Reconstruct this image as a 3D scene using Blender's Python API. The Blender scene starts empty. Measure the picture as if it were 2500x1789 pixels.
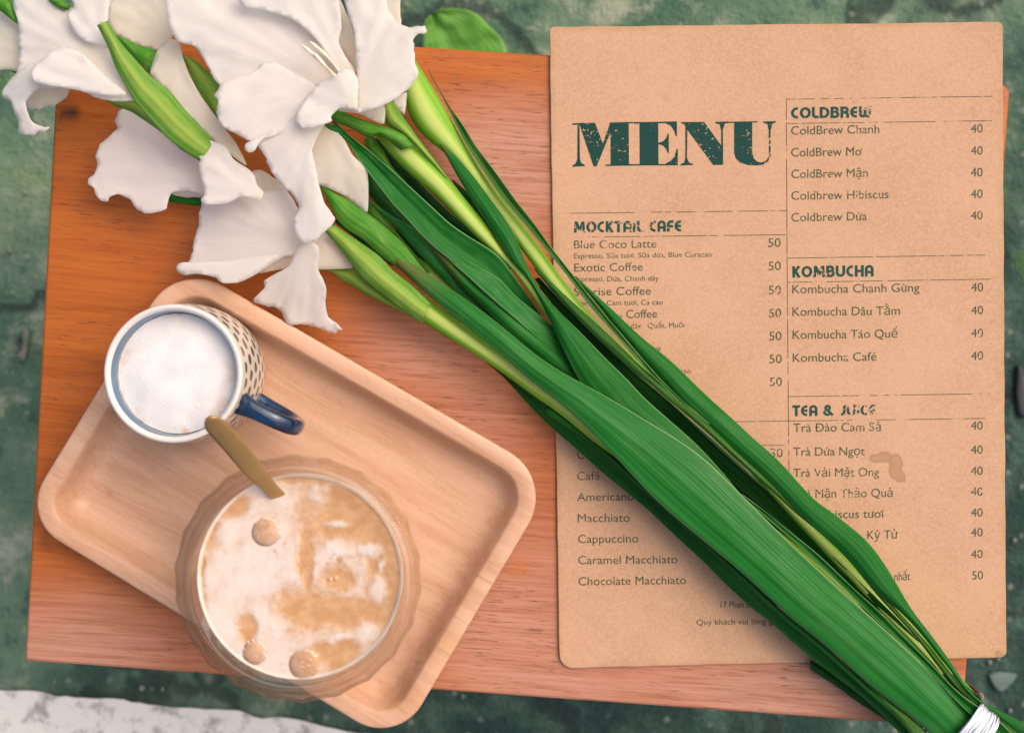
import bpy, math, random
import numpy as np
from mathutils import Vector, noise as mnoise
from mathutils.geometry import delaunay_2d_cdt, tessellate_polygon

R = math.radians
random.seed(7)
C = bpy.context.scene.collection
sc = bpy.context.scene

# ------------------------------------------------------------------ camera, light, exposure
H = 0.84                     # the camera hangs this far above the stool top (stool top: z = 0)
PXM = 3728.0                 # photograph pixels per metre on the stool top
GZ = -0.36                   # the street below the stool
cam = bpy.data.cameras.new('camera')
cam.sensor_width = 36.0
cam.lens = 36.0 * H * PXM / 2500.0
cam.clip_start, cam.clip_end = 0.02, 200
cam.dof.use_dof = True
cam.dof.focus_distance = H - 0.012
cam.dof.aperture_fstop = 6.3
camo = bpy.data.objects.new('camera', cam)
camo.location = (0, 0, H)
C.objects.link(camo)
sc.camera = camo

SUN_DIR = Vector((0.52, 0.30, 0.80)).normalized()      # towards the light
elev = math.asin(SUN_DIR.z)
azim = math.atan2(SUN_DIR.x, SUN_DIR.y)
world = bpy.data.worlds.new('World')
sc.world = world
world.use_nodes = True
wn = world.node_tree
sky = wn.nodes.new('ShaderNodeTexSky')
sky.sky_type = 'NISHITA'
sky.sun_disc = False
sky.sun_elevation = elev
sky.sun_rotation = azim
sky.air_density = 1.0
sky.dust_density = 6.0
sky.ozone_density = 0.3
bg = wn.nodes['Background']
wn.links.new(sky.outputs[0], bg.inputs[0])
bg.inputs[1].default_value = 0.15
sun = bpy.data.lights.new('sun', 'SUN')
sun.energy = 1.15
sun.angle = R(75)
sun.color = (1.0, 0.84, 0.68)
suno = bpy.data.objects.new('sun', sun)
suno.rotation_euler = SUN_DIR.to_track_quat('Z', 'Y').to_euler()
suno.location = SUN_DIR * 5
C.objects.link(suno)
sc.view_settings.view_transform = 'Standard'
sc.view_settings.look = 'None'
sc.view_settings.exposure = 0.21
sc.view_settings.gamma = 1
sc.cycles.use_denoising = True
sc.cycles.max_bounces = 10
sc.cycles.transmission_bounces = 10

# ------------------------------------------------------------------ helpers
def P(px, py, z):
    """a point of the photograph (2500 x 1789) at the height z"""
    k = (H - z) / H / PXM
    return Vector(((px - 1250.0) * k, -(py - 894.5) * k, z))

CROPS = {
    'F': (0, 0, 0.90760), 'S': (0, 0, 1.0),
    'R1': (0, 0, 3.243), 'R2': (500, 0, 3.243), 'R3': (200, 300, 2.953), 'R4': (750, 200, 2.32),
    'R5': (50, 650, 2.953), 'R6': (380, 1050, 2.197), 'R7': (1050, 850, 2.4986), 'R8': (1800, 1300, 3.243),
    'K1': (780, 250, 3.608), 'K2': (1150, 550, 3.608), 'K3': (1450, 850, 3.608), 'K4': (1800, 1250, 3.608),
    'K5': (2150, 1500, 5.62), 'K6': (780, 550, 3.608), 'KT': (950, 0, 4.54), 'B7': (0, 1200, 2.758),
    'T1': (1330, 40, 3.1233), 'T2': (1900, 200, 3.783), 'T3': (1330, 500, 3.248), 'T4': (1900, 600, 3.783),
    'T5': (1330, 1000, 2.498), 'T6': (1850, 950, 2.952),
}

def px(crop, pts):
    ox, oy, s = CROPS[crop]
    return [(ox + x / s, oy + y / s) for x, y in pts]

def path(*segs):
    """('K1', pts), ('K2', pts) ... joined into one run of photograph pixels"""
    out = []
    for c, p in segs:
        out += px(c, p)
    return out

def tag(o, label=None, cat=None, group=None, kind=None):
    if label: o['label'] = label
    if cat: o['category'] = cat
    if group: o['group'] = group
    if kind: o['kind'] = kind
    return o

BASE = {}
def thing(name, label, cat, base, group=None):
    o = bpy.data.objects.new(name, None)
    o.empty_display_size = 0.02
    o.location = base
    C.objects.link(o)
    BASE[o.name] = Vector(base)
    return tag(o, label, cat, group)

def mesh_obj(name, verts, faces, mat, parent=None, uv=None, smooth=True, flat=(), attr=None, solid=0.0, mats=None, fmat=None):
    """verts in world space; becomes a child mesh in its thing's own space"""
    base = Vector((0, 0, 0))
    if parent is not None:
        base = BASE[parent.name]
    me = bpy.data.meshes.new(name)
    me.from_pydata([tuple(Vector(v) - base) for v in verts], [], [list(f) for f in faces])
    me.polygons.foreach_set('use_smooth', [bool(smooth) and (i not in flat) for i in range(len(me.polygons))])
    if uv is not None:
        l = me.uv_layers.new(name='UVMap')
        for lp in me.loops:
            l.data[lp.index].uv = uv[lp.vertex_index]
    if attr:
        for k, vals in attr.items():
            a = me.attributes.new(k, 'FLOAT', 'POINT')
            a.data.foreach_set('value', [float(x) for x in vals])
    for m in (mats or [mat]):
        me.materials.append(m)
    if fmat is not None:
        me.polygons.foreach_set('material_index', fmat)
    me.update()
    o = bpy.data.objects.new(name, me)
    C.objects.link(o)
    if parent is not None:
        o.parent = parent
        BASE[o.name] = base
    if solid:
        md = o.modifiers.new('thickness', 'SOLIDIFY')
        md.thickness = solid
        md.offset = 0
    return o

def catmull(pts, n, closed=False):
    p = np.array(pts, float)
    m = len(p)
    segs = m if closed else m - 1
    dense = []
    for i in range(segs):
        if closed:
            a, b, c, d = p[(i - 1) % m], p[i], p[(i + 1) % m], p[(i + 2) % m]
        else:
            a, b, c, d = p[max(i - 1, 0)], p[i], p[i + 1], p[min(i + 2, m - 1)]
        for t in np.linspace(0, 1, 12, endpoint=False):
            t2, t3 = t * t, t * t * t
            v = 0.5 * ((2 * b) + (c - a) * t + (2 * a - 5 * b + 4 * c - d) * t2 + (3 * b - a - 3 * c + d) * t3)
            w = b + (c - b) * t
            dense.append(0.6 * v + 0.4 * w)
    if not closed:
        dense.append(p[-1])
    dense = np.array(dense)
    ring = np.vstack([dense, dense[:1]]) if closed else dense
    L = np.concatenate([[0], np.cumsum(np.linalg.norm(np.diff(ring, axis=0), axis=1))])
    ts = np.linspace(0, L[-1], n + 1)[:-1] if closed else np.linspace(0, L[-1], n)
    return np.stack([np.interp(ts, L, ring[:, 0]), np.interp(ts, L, ring[:, 1])], 1)

# ------------------------------------------------------------------ node helpers
def new_mat(name):
    m = bpy.data.materials.new(name)
    m.use_nodes = True
    nt = m.node_tree
    for n in list(nt.nodes): nt.nodes.remove(n)
    out = nt.nodes.new('ShaderNodeOutputMaterial')
    return m, nt, out

def nd(nt, t, ins=None, **props):
    n = nt.nodes.new('ShaderNode' + t)
    for k, v in props.items(): setattr(n, k, v)
    for k, v in (ins or {}).items():
        s = n.inputs[k]
        if isinstance(v, bpy.types.NodeSocket): nt.links.new(v, s)
        else: s.default_value = v
    return n

def col(c): return (c[0], c[1], c[2], 1.0)

def mixc(nt, f, a, b, mode='MIX'):
    n = nt.nodes.new('ShaderNodeMix')
    n.data_type = 'RGBA'; n.blend_type = mode; n.clamp_factor = True
    for s, v in ((n.inputs[0], f), (n.inputs[6], a), (n.inputs[7], b)):
        if isinstance(v, bpy.types.NodeSocket): nt.links.new(v, s)
        elif isinstance(v, (int, float)): s.default_value = v
        else: s.default_value = col(v)
    return n.outputs[2]

def math_(nt, op, a, b=None, c=None, clamp=False):
    n = nt.nodes.new('ShaderNodeMath'); n.operation = op; n.use_clamp = clamp
    for i, v in enumerate((a, b, c)):
        if v is None: continue
        if isinstance(v, bpy.types.NodeSocket): nt.links.new(v, n.inputs[i])
        else: n.inputs[i].default_value = v
    return n.outputs[0]

def ramp(nt, f, lo, hi, a=0.0, b=1.0):
    n = nd(nt, 'MapRange', {'Value': f, 'From Min': lo, 'From Max': hi, 'To Min': a, 'To Max': b})
    n.interpolation_type = 'SMOOTHSTEP'
    return n.outputs[0]

def mapped(nt, vec, scale=(1, 1, 1), rot=(0, 0, 0), loc=(0, 0, 0)):
    return nd(nt, 'Mapping', {'Vector': vec, 'Location': loc, 'Rotation': rot, 'Scale': scale}).outputs[0]

def tex(nt, vec, scale, detail=4.0, rough=0.55, dist=0.0):
    return nd(nt, 'TexNoise', {'Vector': vec, 'Scale': scale, 'Detail': detail, 'Roughness': rough, 'Distortion': dist}).outputs[0]

def bump(nt, h, strength, dist=0.001):
    return nd(nt, 'Bump', {'Height': h, 'Strength': strength, 'Distance': dist}).outputs[0]

def principled(nt, out, **k):
    ins = {}
    for a, v in k.items():
        ins[a.replace('_', ' ')] = col(v) if isinstance(v, tuple) and len(v) == 3 else v
    b = nd(nt, 'BsdfPrincipled', ins)
    nt.links.new(b.outputs[0], out.inputs[0])
    return b

def objc(nt): return nt.nodes.new('ShaderNodeTexCoord').outputs['Object']
def uvc(nt): return nt.nodes.new('ShaderNodeTexCoord').outputs['UV']

# ------------------------------------------------------------------ materials
def mat_ground():
    m, nt, out = new_mat('mossy_asphalt')
    v = objc(nt)
    big = tex(nt, v, 5.0, 6, 0.6)
    mid = tex(nt, mapped(nt, v, loc=(3, 1, 0)), 26.0, 5, 0.65)
    fine = tex(nt, v, 150.0, 4, 0.7)
    c = mixc(nt, ramp(nt, big, 0.36, 0.66), (0.055, 0.135, 0.082), (0.180, 0.270, 0.165))
    c = mixc(nt, ramp(nt, mid, 0.50, 0.72), c, (0.33, 0.37, 0.26))
    c = mixc(nt, ramp(nt, mid, 0.30, 0.46, 0.75, 0.0), c, (0.014, 0.065, 0.048))
    xyz = nd(nt, 'SeparateXYZ', {0: v})
    g = math_(nt, 'ADD', math_(nt, 'MULTIPLY', xyz.outputs[0], 0.75), math_(nt, 'MULTIPLY', xyz.outputs[1], -1.25))
    g = math_(nt, 'ADD', g, math_(nt, 'MULTIPLY', math_(nt, 'SUBTRACT', tex(nt, mapped(nt, v, loc=(4, 8, 0)), 6.0, 4, 0.6), 0.5), 1.2))
    darkened = ramp(nt, g, -0.14, 0.34, 0, 0.94)  # darker towards the right and bottom, broken up by noise
    c = mixc(nt, darkened, c, mixc(nt, ramp(nt, mid, 0.42, 0.66), (0.010, 0.038, 0.032), (0.050, 0.105, 0.078)))
    crk = nd(nt, 'TexVoronoi', {'Vector': nd(nt, 'VectorMath', {0: v, 1: nd(nt, 'VectorMath', {0: nd(nt, 'TexNoise', {'Vector': v, 'Scale': 9.0, 'Detail': 4.0}).outputs['Color'], 'Scale': 0.16}, operation='SCALE').outputs[0]}, operation='ADD').outputs[0], 'Scale': 3.2}, feature='DISTANCE_TO_EDGE')
    c = mixc(nt, ramp(nt, crk.outputs['Distance'], 0.035, 0.006, 0, 0.75), c, (0.012, 0.030, 0.024))
    vor = nd(nt, 'TexVoronoi', {'Vector': v, 'Scale': 75.0})
    sp = math_(nt, 'MULTIPLY', ramp(nt, vor.outputs['Distance'], 0.12, 0.30, 1, 0), ramp(nt, nd(nt, 'SeparateColor', {'Color': vor.outputs['Color']}).outputs[0], 0.60, 0.9))
    c = mixc(nt, math_(nt, 'MULTIPLY', sp, 0.45), c, (0.34, 0.35, 0.27))
    moss = tex(nt, mapped(nt, v, loc=(9, 4, 0)), 9.0, 4, 0.6)
    c = mixc(nt, ramp(nt, moss, 0.60, 0.72, 0, 0.6), c, (0.10, 0.23, 0.05))
    h = math_(nt, 'ADD', fine, math_(nt, 'MULTIPLY', mid, 1.5))
    principled(nt, out, Base_Color=c, Roughness=0.85, Normal=bump(nt, h, 0.9, 0.006))
    return m

def mat_line():
    m, nt, out = new_mat('road_paint')
    v = objc(nt)
    n = tex(nt, v, 45.0, 5, 0.65)
    c = mixc(nt, ramp(nt, n, 0.33, 0.52), (0.36, 0.33, 0.29), (0.74, 0.70, 0.64))
    principled(nt, out, Base_Color=c, Roughness=0.8, Normal=bump(nt, n, 0.6, 0.004))
    return m

def mat_stool():
    m, nt, out = new_mat('varnished_reddish_wood')
    v0 = objc(nt)
    v = mapped(nt, v0, rot=(0, 0, R(3.9)))
    warp = nd(nt, 'TexNoise', {'Vector': mapped(nt, v, (3.0, 9, 9)), 'Scale': 1.0, 'Detail': 3.0}).outputs['Color']
    vw = nd(nt, 'VectorMath', {0: v, 1: nd(nt, 'VectorMath', {0: warp, 'Scale': 0.014}, operation='SCALE').outputs[0]}, operation='ADD').outputs[0]
    grain = tex(nt, mapped(nt, vw, (5, 60, 60)), 1.0, 6, 0.6)
    fine = tex(nt, mapped(nt, vw, (18, 420, 420)), 1.0, 4, 0.65)
    pores = tex(nt, mapped(nt, vw, (80, 1000, 500)), 1.0, 2, 0.5)
    broad = tex(nt, mapped(nt, v, (2.2, 6.0, 4)), 1.0, 3, 0.55)
    c = mixc(nt, ramp(nt, grain, 0.30, 0.72), (0.345, 0.078, 0.009), (0.435, 0.112, 0.017))
    c = mixc(nt, ramp(nt, fine, 0.35, 0.75, 0.0, 0.5), c, (0.52, 0.155, 0.018))
    # pinkish sky sheen painted into the colour, along with dull worn varnish
    wear_sheen = nd(nt, 'Attribute', attribute_name='wear_sheen').outputs['Fac']
    w = ramp(nt, math_(nt, 'ADD', wear_sheen, math_(nt, 'MULTIPLY', math_(nt, 'SUBTRACT', broad, 0.5), 1.1)), 0.15, 0.95, 0, 0.92)
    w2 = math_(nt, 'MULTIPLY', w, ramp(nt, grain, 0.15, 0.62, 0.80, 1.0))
    bloom = mixc(nt, ramp(nt, fine, 0.3, 0.7), (0.40, 0.172, 0.103), (0.52, 0.265, 0.188))  # pinkish colour of the painted sky sheen and the dull worn varnish
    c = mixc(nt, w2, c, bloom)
    c = mixc(nt, ramp(nt, fine, 0.44, 0.30, 0, 0.28), c, (0.20, 0.052, 0.012))
    dash = ramp(nt, pores, 0.60, 0.70, 0, 0.62)
    dash = math_(nt, 'MULTIPLY', dash, ramp(nt, tex(nt, mapped(nt, v, (7, 14, 9), loc=(2, 5, 0)), 1.0, 2, 0.5), 0.36, 0.58, 0.15, 1.0))
    c = mixc(nt, dash, c, (0.095, 0.036, 0.018))
    dk = nd(nt, 'Attribute', attribute_name='knot').outputs['Fac']
    c = mixc(nt, dk, c, (0.045, 0.024, 0.014))
    og = nd(nt, 'Attribute', attribute_name='bare').outputs['Fac']
    c = mixc(nt, og, c, (0.52, 0.135, 0.012))
    rough = math_(nt, 'ADD', 0.36, math_(nt, 'MULTIPLY', w, 0.14))
    h = math_(nt, 'ADD', fine, math_(nt, 'MULTIPLY', dash, -1.2))
    principled(nt, out, Base_Color=c, Roughness=rough, Specular_IOR_Level=0.32, Normal=bump(nt, h, 0.25, 0.0006))
    return m

def mat_tray():
    m, nt, out = new_mat('pale_beech_wood')
    v = mapped(nt, objc(nt), rot=(0, 0, R(30.5)))
    warp = nd(nt, 'TexNoise', {'Vector': mapped(nt, v, (4, 10, 10)), 'Scale': 1.0, 'Detail': 2.0}).outputs['Color']
    vw = nd(nt, 'VectorMath', {0: v, 1: nd(nt, 'VectorMath', {0: warp, 'Scale': 0.03}, operation='SCALE').outputs[0]}, operation='ADD').outputs[0]
    g = tex(nt, mapped(nt, vw, (6, 70, 70)), 1.0, 5, 0.6)
    f = tex(nt, mapped(nt, vw, (30, 500, 500)), 1.0, 3, 0.6)
    c = mixc(nt, ramp(nt, g, 0.28, 0.72), (0.53, 0.278, 0.158), (0.68, 0.412, 0.268))
    c = mixc(nt, ramp(nt, f, 0.35, 0.7, 0, 0.4), c, (0.69, 0.43, 0.29))
    b = tex(nt, mapped(nt, v, (9, 16, 9)), 1.0, 4, 0.6)
    c = mixc(nt, ramp(nt, b, 0.56, 0.75, 0, 0.6), c, (0.66, 0.33, 0.15))
    c = mixc(nt, ramp(nt, b, 0.44, 0.27, 0, 0.55), c, (0.73, 0.49, 0.35))
    dkn = tex(nt, mapped(nt, vw, (5, 130, 60), loc=(3, 2, 1)), 1.0, 4, 0.6)
    c = mixc(nt, ramp(nt, dkn, 0.64, 0.74, 0, 0.5), c, (0.24, 0.13, 0.06))
    # bare end-grain fleck on the rim and worn bottom rail
    sp = tex(nt, mapped(nt, v, (300, 300, 300)), 1.0, 2, 0.5)
    c = mixc(nt, ramp(nt, sp, 0.55, 0.75, 0, 0.18), c, (0.40, 0.22, 0.12))
    principled(nt, out, Base_Color=c, Roughness=0.40, Specular_IOR_Level=0.45, Normal=bump(nt, math_(nt, 'ADD', f, sp), 0.2, 0.0005))
    return m

def mat_card():
    m, nt, out = new_mat('kraft_cardboard')
    v = objc(nt)
    a = tex(nt, v, 16.0, 5, 0.6)
    f = tex(nt, mapped(nt, v, (700, 700, 700)), 1.0, 3, 0.7)
    s = tex(nt, mapped(nt, v, (90, 90, 90)), 1.0, 4, 0.6)
    c = mixc(nt, ramp(nt, a, 0.32, 0.68), (0.470, 0.268, 0.152), (0.540, 0.315, 0.190))
    c = mixc(nt, ramp(nt, f, 0.35, 0.65, 0, 0.6), c, (0.615, 0.385, 0.245))
    c = mixc(nt, ramp(nt, s, 0.62, 0.75, 0, 0.35), c, (0.42, 0.22, 0.11))
    st = nd(nt, 'Attribute', attribute_name='stain').outputs['Fac']
    e = tex(nt, v, 70.0, 4, 0.6)
    sm = ramp(nt, math_(nt, 'ADD', st, math_(nt, 'MULTIPLY', math_(nt, 'SUBTRACT', e, 0.5), 0.9)), 0.34, 0.62, 0, 0.68)
    ring = math_(nt, 'MULTIPLY', ramp(nt, math_(nt, 'ADD', st, math_(nt, 'MULTIPLY', math_(nt, 'SUBTRACT', e, 0.5), 0.9)), 0.40, 0.52), ramp(nt, math_(nt, 'ADD', st, math_(nt, 'MULTIPLY', math_(nt, 'SUBTRACT', e, 0.5), 0.9)), 0.74, 0.55))
    c = mixc(nt, sm, c, (0.36, 0.205, 0.105))
    c = mixc(nt, math_(nt, 'MULTIPLY', ring, 0.30), c, (0.24, 0.13, 0.06))
    ed = nd(nt, 'Attribute', attribute_name='edge').outputs['Fac']
    c = mixc(nt, math_(nt, 'MULTIPLY', ed, ramp(nt, e, 0.35, 0.65, 0.2, 0.8)), c, (0.44, 0.25, 0.12))
    principled(nt, out, Base_Color=c, Roughness=0.8, Specular_IOR_Level=0.2, Normal=bump(nt, f, 0.12, 0.0003))
    return m

def mat_ink(name, c, lo, hi, sc_=420.0, lo2=None):
    """print that has flaked: the ink covers only part of the letter"""
    m, nt, out = new_mat(name)
    v = objc(nt)
    n = tex(nt, v, sc_, 3, 0.6)
    big = tex(nt, mapped(nt, v, loc=(5, 3, 0)), 26.0, 3, 0.6)
    k = math_(nt, 'ADD', n, math_(nt, 'MULTIPLY', math_(nt, 'SUBTRACT', big, 0.5), 0.75))
    f = ramp(nt, k, lo, hi, 0.0, 1.0)
    b = nd(nt, 'BsdfPrincipled', {'Base Color': col(c), 'Roughness': 0.7, 'Specular IOR Level': 0.2})
    t = nd(nt, 'BsdfTransparent')
    mx = nd(nt, 'MixShader', {0: f, 1: t.outputs[0], 2: b.outputs[0]})
    nt.links.new(mx.outputs[0], out.inputs[0])
    return m

def mat_petal(name, c1, c2, cream, tl=0.56):
    m, nt, out = new_mat(name)
    uv = uvc(nt)
    s = nd(nt, 'SeparateXYZ', {0: uv})
    veins = tex(nt, mapped(nt, uv, (70, 2.5, 1)), 1.0, 4, 0.6)
    soft = tex(nt, mapped(nt, uv, (14, 2.0, 1)), 1.0, 3, 0.5)
    c = mixc(nt, ramp(nt, soft, 0.3, 0.7), c1, c2)
    c = mixc(nt, ramp(nt, veins, 0.50, 0.72, 0, 0.6), c, cream)
    crease = tex(nt, mapped(nt, uv, (46, 2.2, 1), loc=(3, 1, 0)), 1.0, 3, 0.6)
    c = mixc(nt, ramp(nt, crease, 0.60, 0.72, 0, 0.22), c, (0.62, 0.58, 0.53))
    c = mixc(nt, ramp(nt, s.outputs[1], 0.28, 0.0, 0, 0.75), c, cream)
    p = nd(nt, 'BsdfPrincipled', {'Base Color': c, 'Roughness': 0.55, 'Specular IOR Level': 0.25,
                                  'Sheen Weight': 0.25, 'Normal': bump(nt, math_(nt, 'ADD', veins, math_(nt, 'MULTIPLY', soft, 1.5)), 0.13, 0.0012)})
    t = nd(nt, 'BsdfTranslucent', {'Color': mixc(nt, 0.5, c, (0.95, 0.90, 0.80))})
    mx = nd(nt, 'MixShader', {0: tl, 1: p.outputs[0], 2: t.outputs[0]})
    nt.links.new(mx.outputs[0], out.inputs[0])
    return m

def mat_leaf(name, dark, mid, pale, edge=0.55, mode='leaf', tl=0.12, centre=None):
    m, nt, out = new_mat(name)
    uv = uvc(nt)
    s = nd(nt, 'SeparateXYZ', {0: uv})
    u, vv = s.outputs[0], s.outputs[1]          # u along, v across
    oi = nd(nt, 'ObjectInfo')
    shift = nd(nt, 'CombineXYZ', {0: math_(nt, 'MULTIPLY', oi.outputs['Random'], 37.0), 1: 0.0, 2: 0.0}).outputs[0]
    uvs = nd(nt, 'VectorMath', {0: uv, 1: shift}, operation='ADD').outputs[0]
    ribs = tex(nt, mapped(nt, uvs, (1.0, 30, 1)), 1.0, 4, 0.7)
    fine = tex(nt, mapped(nt, uvs, (3.0, 64, 1)), 1.0, 4, 0.7)
    blot = tex(nt, mapped(nt, uvs, (6.0, 2.2, 1)), 1.0, 4, 0.6)
    c = mixc(nt, ramp(nt, ribs, 0.34, 0.66), dark, mid)
    c = mixc(nt, math_(nt, 'MULTIPLY', ramp(nt, fine, 0.42, 0.68), ramp(nt, blot, 0.40, 0.66, 0.06, 0.85)), c, pale)
    c = mixc(nt, ramp(nt, fine, 0.40, 0.28, 0, 0.35), c, dark)
    if centre is not None:                       # pale stalks are yellow down the middle, green at both sides
        d = math_(nt, 'ABSOLUTE', math_(nt, 'SUBTRACT', vv, 0.5))
        k = math_(nt, 'ADD', d, math_(nt, 'MULTIPLY', math_(nt, 'SUBTRACT', blot, 0.5), 0.35))
        c = mixc(nt, ramp(nt, k, 0.34, 0.08, 0, 0.85), c, centre)
    e = math_(nt, 'MINIMUM', vv, math_(nt, 'SUBTRACT', 1.0, vv))
    em = ramp(nt, e, 0.035, 0.010, 0, edge)
    c = mixc(nt, em, c, (0.30, 0.45, 0.20))
    tip = nd(nt, 'Attribute', attribute_name='dry').outputs['Fac']
    c = mixc(nt, tip, c, (0.26, 0.10, 0.035))
    p = nd(nt, 'BsdfPrincipled', {'Base Color': c, 'Roughness': 0.48, 'Specular IOR Level': 0.14,
                                  'Normal': bump(nt, math_(nt, 'ADD', ribs, math_(nt, 'MULTIPLY', fine, 0.5)), 0.22, 0.0010)})
    t = nd(nt, 'BsdfTranslucent', {'Color': c})
    mx = nd(nt, 'MixShader', {0: tl, 1: p.outputs[0], 2: t.outputs[0]})
    nt.links.new(mx.outputs[0], out.inputs[0])
    return m

def mat_mug():
    m, nt, out = new_mat('dotted_stoneware')
    uv = uvc(nt)
    s = nd(nt, 'SeparateXYZ', {0: uv})
    row = math_(nt, 'MULTIPLY', s.outputs[1], 7.4)
    ri = math_(nt, 'FLOOR', row)
    fv = math_(nt, 'SUBTRACT', math_(nt, 'FRACT', row), 0.5)
    cu = math_(nt, 'ADD', math_(nt, 'MULTIPLY', s.outputs[0], 27.0), math_(nt, 'MULTIPLY', math_(nt, 'MODULO', ri, 2.0), 0.5))
    jit = tex(nt, mapped(nt, uv, (40, 20, 1)), 1.0, 2, 0.5)
    fu = math_(nt, 'SUBTRACT', math_(nt, 'FRACT', math_(nt, 'ADD', cu, math_(nt, 'MULTIPLY', jit, 0.25))), 0.5)
    su = math_(nt, 'ADD', fu, math_(nt, 'MULTIPLY', fv, 0.22))
    r2 = math_(nt, 'ADD', math_(nt, 'POWER', math_(nt, 'DIVIDE', su, 0.36), 2.0), math_(nt, 'POWER', math_(nt, 'DIVIDE', fv, 0.31), 2.0))
    dot = ramp(nt, r2, 1.0, 0.72, 0, 1)
    band = math_(nt, 'MULTIPLY', ramp(nt, s.outputs[1], 0.90, 0.885), ramp(nt, s.outputs[1], 0.03, 0.045))
    dot = math_(nt, 'MULTIPLY', dot, band)
    spk = tex(nt, objc(nt), 420.0, 2, 0.5)
    c = mixc(nt, ramp(nt, spk, 0.64, 0.72, 0, 0.35), (0.66, 0.59, 0.51), (0.42, 0.34, 0.27))
    dc = mixc(nt, ramp(nt, jit, 0.35, 0.65), (0.040, 0.052, 0.052), (0.085, 0.088, 0.078))
    c = mixc(nt, dot, c, dc)
    principled(nt, out, Base_Color=c, Roughness=0.18, Specular_IOR_Level=0.5)
    return m

def mat_plain(name, c, rough=0.3, metal=0.0, bumps=None, var=None, spec=0.5, coat=0.0):
    m, nt, out = new_mat(name)
    v = objc(nt)
    cc = col(c)
    if var:
        n = tex(nt, v, var[0], 4, 0.6)
        cc = mixc(nt, ramp(nt, n, 0.35, 0.65), c, var[1])
    k = dict(Base_Color=cc, Roughness=rough, Metallic=metal, Specular_IOR_Level=spec, Coat_Weight=coat)
    if bumps:
        k['Normal'] = bump(nt, tex(nt, v, bumps[0], 3, 0.6), bumps[1], 0.001)
    principled(nt, out, **k)
    return m

def mat_glass(name, c, rough=0.015):
    m, nt, out = new_mat(name)
    v = objc(nt)
    n = tex(nt, v, 28.0, 2, 0.5)
    g = nd(nt, 'BsdfPrincipled', {'Base Color': col(c), 'Roughness': rough, 'IOR': 1.42, 'Transmission Weight': 1.0, 'Normal': bump(nt, n, 0.1, 0.004)})
    t = nd(nt, 'BsdfTransparent', {'Color': (1.0, 0.985, 0.955, 1)})
    mx = nd(nt, 'MixShader', {0: 0.60, 1: g.outputs[0], 2: t.outputs[0]})
    nt.links.new(mx.outputs[0], out.inputs[0])
    return m

def mat_foam_cup():
    m, nt, out = new_mat('milk_froth')
    v = objc(nt)
    n = tex(nt, v, 70.0, 4, 0.6)
    f = nd(nt, 'TexVoronoi', {'Vector': v, 'Scale': 900.0}).outputs['Distance']
    g = tex(nt, v, 600.0, 3, 0.7)
    c = mixc(nt, ramp(nt, n, 0.35, 0.65), (0.71, 0.68, 0.67), (0.77, 0.74, 0.72))
    c = mixc(nt, ramp(nt, g, 0.60, 0.75, 0, 0.35), c, (0.58, 0.52, 0.50))
    rim = nd(nt, 'Attribute', attribute_name='rim').outputs['Fac']
    br = math_(nt, 'MULTIPLY', rim, ramp(nt, tex(nt, v, 55.0, 4, 0.65), 0.48, 0.66))
    c = mixc(nt, math_(nt, 'MULTIPLY', br, 0.7), c, (0.62, 0.36, 0.18))
    principled(nt, out, Base_Color=c, Roughness=0.65, Specular_IOR_Level=0.3,
               Normal=bump(nt, math_(nt, 'ADD', f, math_(nt, 'MULTIPLY', g, 0.8)), 0.2, 0.0006))
    return m

def mat_drink():
    m, nt, out = new_mat('milky_iced_coffee')
    v = objc(nt)
    foam = nd(nt, 'Attribute', attribute_name='foam').outputs['Fac']
    n = tex(nt, v, 120.0, 5, 0.65)
    g = tex(nt, v, 520.0, 3, 0.7)
    k = math_(nt, 'ADD', foam, math_(nt, 'MULTIPLY', math_(nt, 'SUBTRACT', n, 0.5), 0.45))
    f = ramp(nt, k, 0.05, 0.95)
    amber = mixc(nt, ramp(nt, n, 0.35, 0.68), (0.53, 0.275, 0.120), (0.62, 0.365, 0.190))
    white = mixc(nt, ramp(nt, g, 0.56, 0.78, 0, 0.4), (0.70, 0.60, 0.53), (0.61, 0.455, 0.335))
    c = mixc(nt, f, amber, white)
    principled(nt, out, Base_Color=c, Roughness=ramp(nt, f, 0, 1, 0.16, 0.55), Specular_IOR_Level=0.45,
               Normal=bump(nt, math_(nt, 'MULTIPLY', g, f), 0.35, 0.0008))
    return m

def mat_bubble():
    m, nt, out = new_mat('bubble_film')
    fr = nd(nt, 'Fresnel', {'IOR': 1.33})
    g = nd(nt, 'BsdfGlossy', {'Color': (1, 1, 1, 1), 'Roughness': 0.04})
    t = nd(nt, 'BsdfTransparent', {'Color': (1, 0.97, 0.93, 1)})
    f = math_(nt, 'MULTIPLY', fr.outputs[0], 1.0, clamp=True)
    mx = nd(nt, 'MixShader', {0: f, 1: t.outputs[0], 2: g.outputs[0]})
    nt.links.new(mx.outputs[0], out.inputs[0])
    return m

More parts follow.
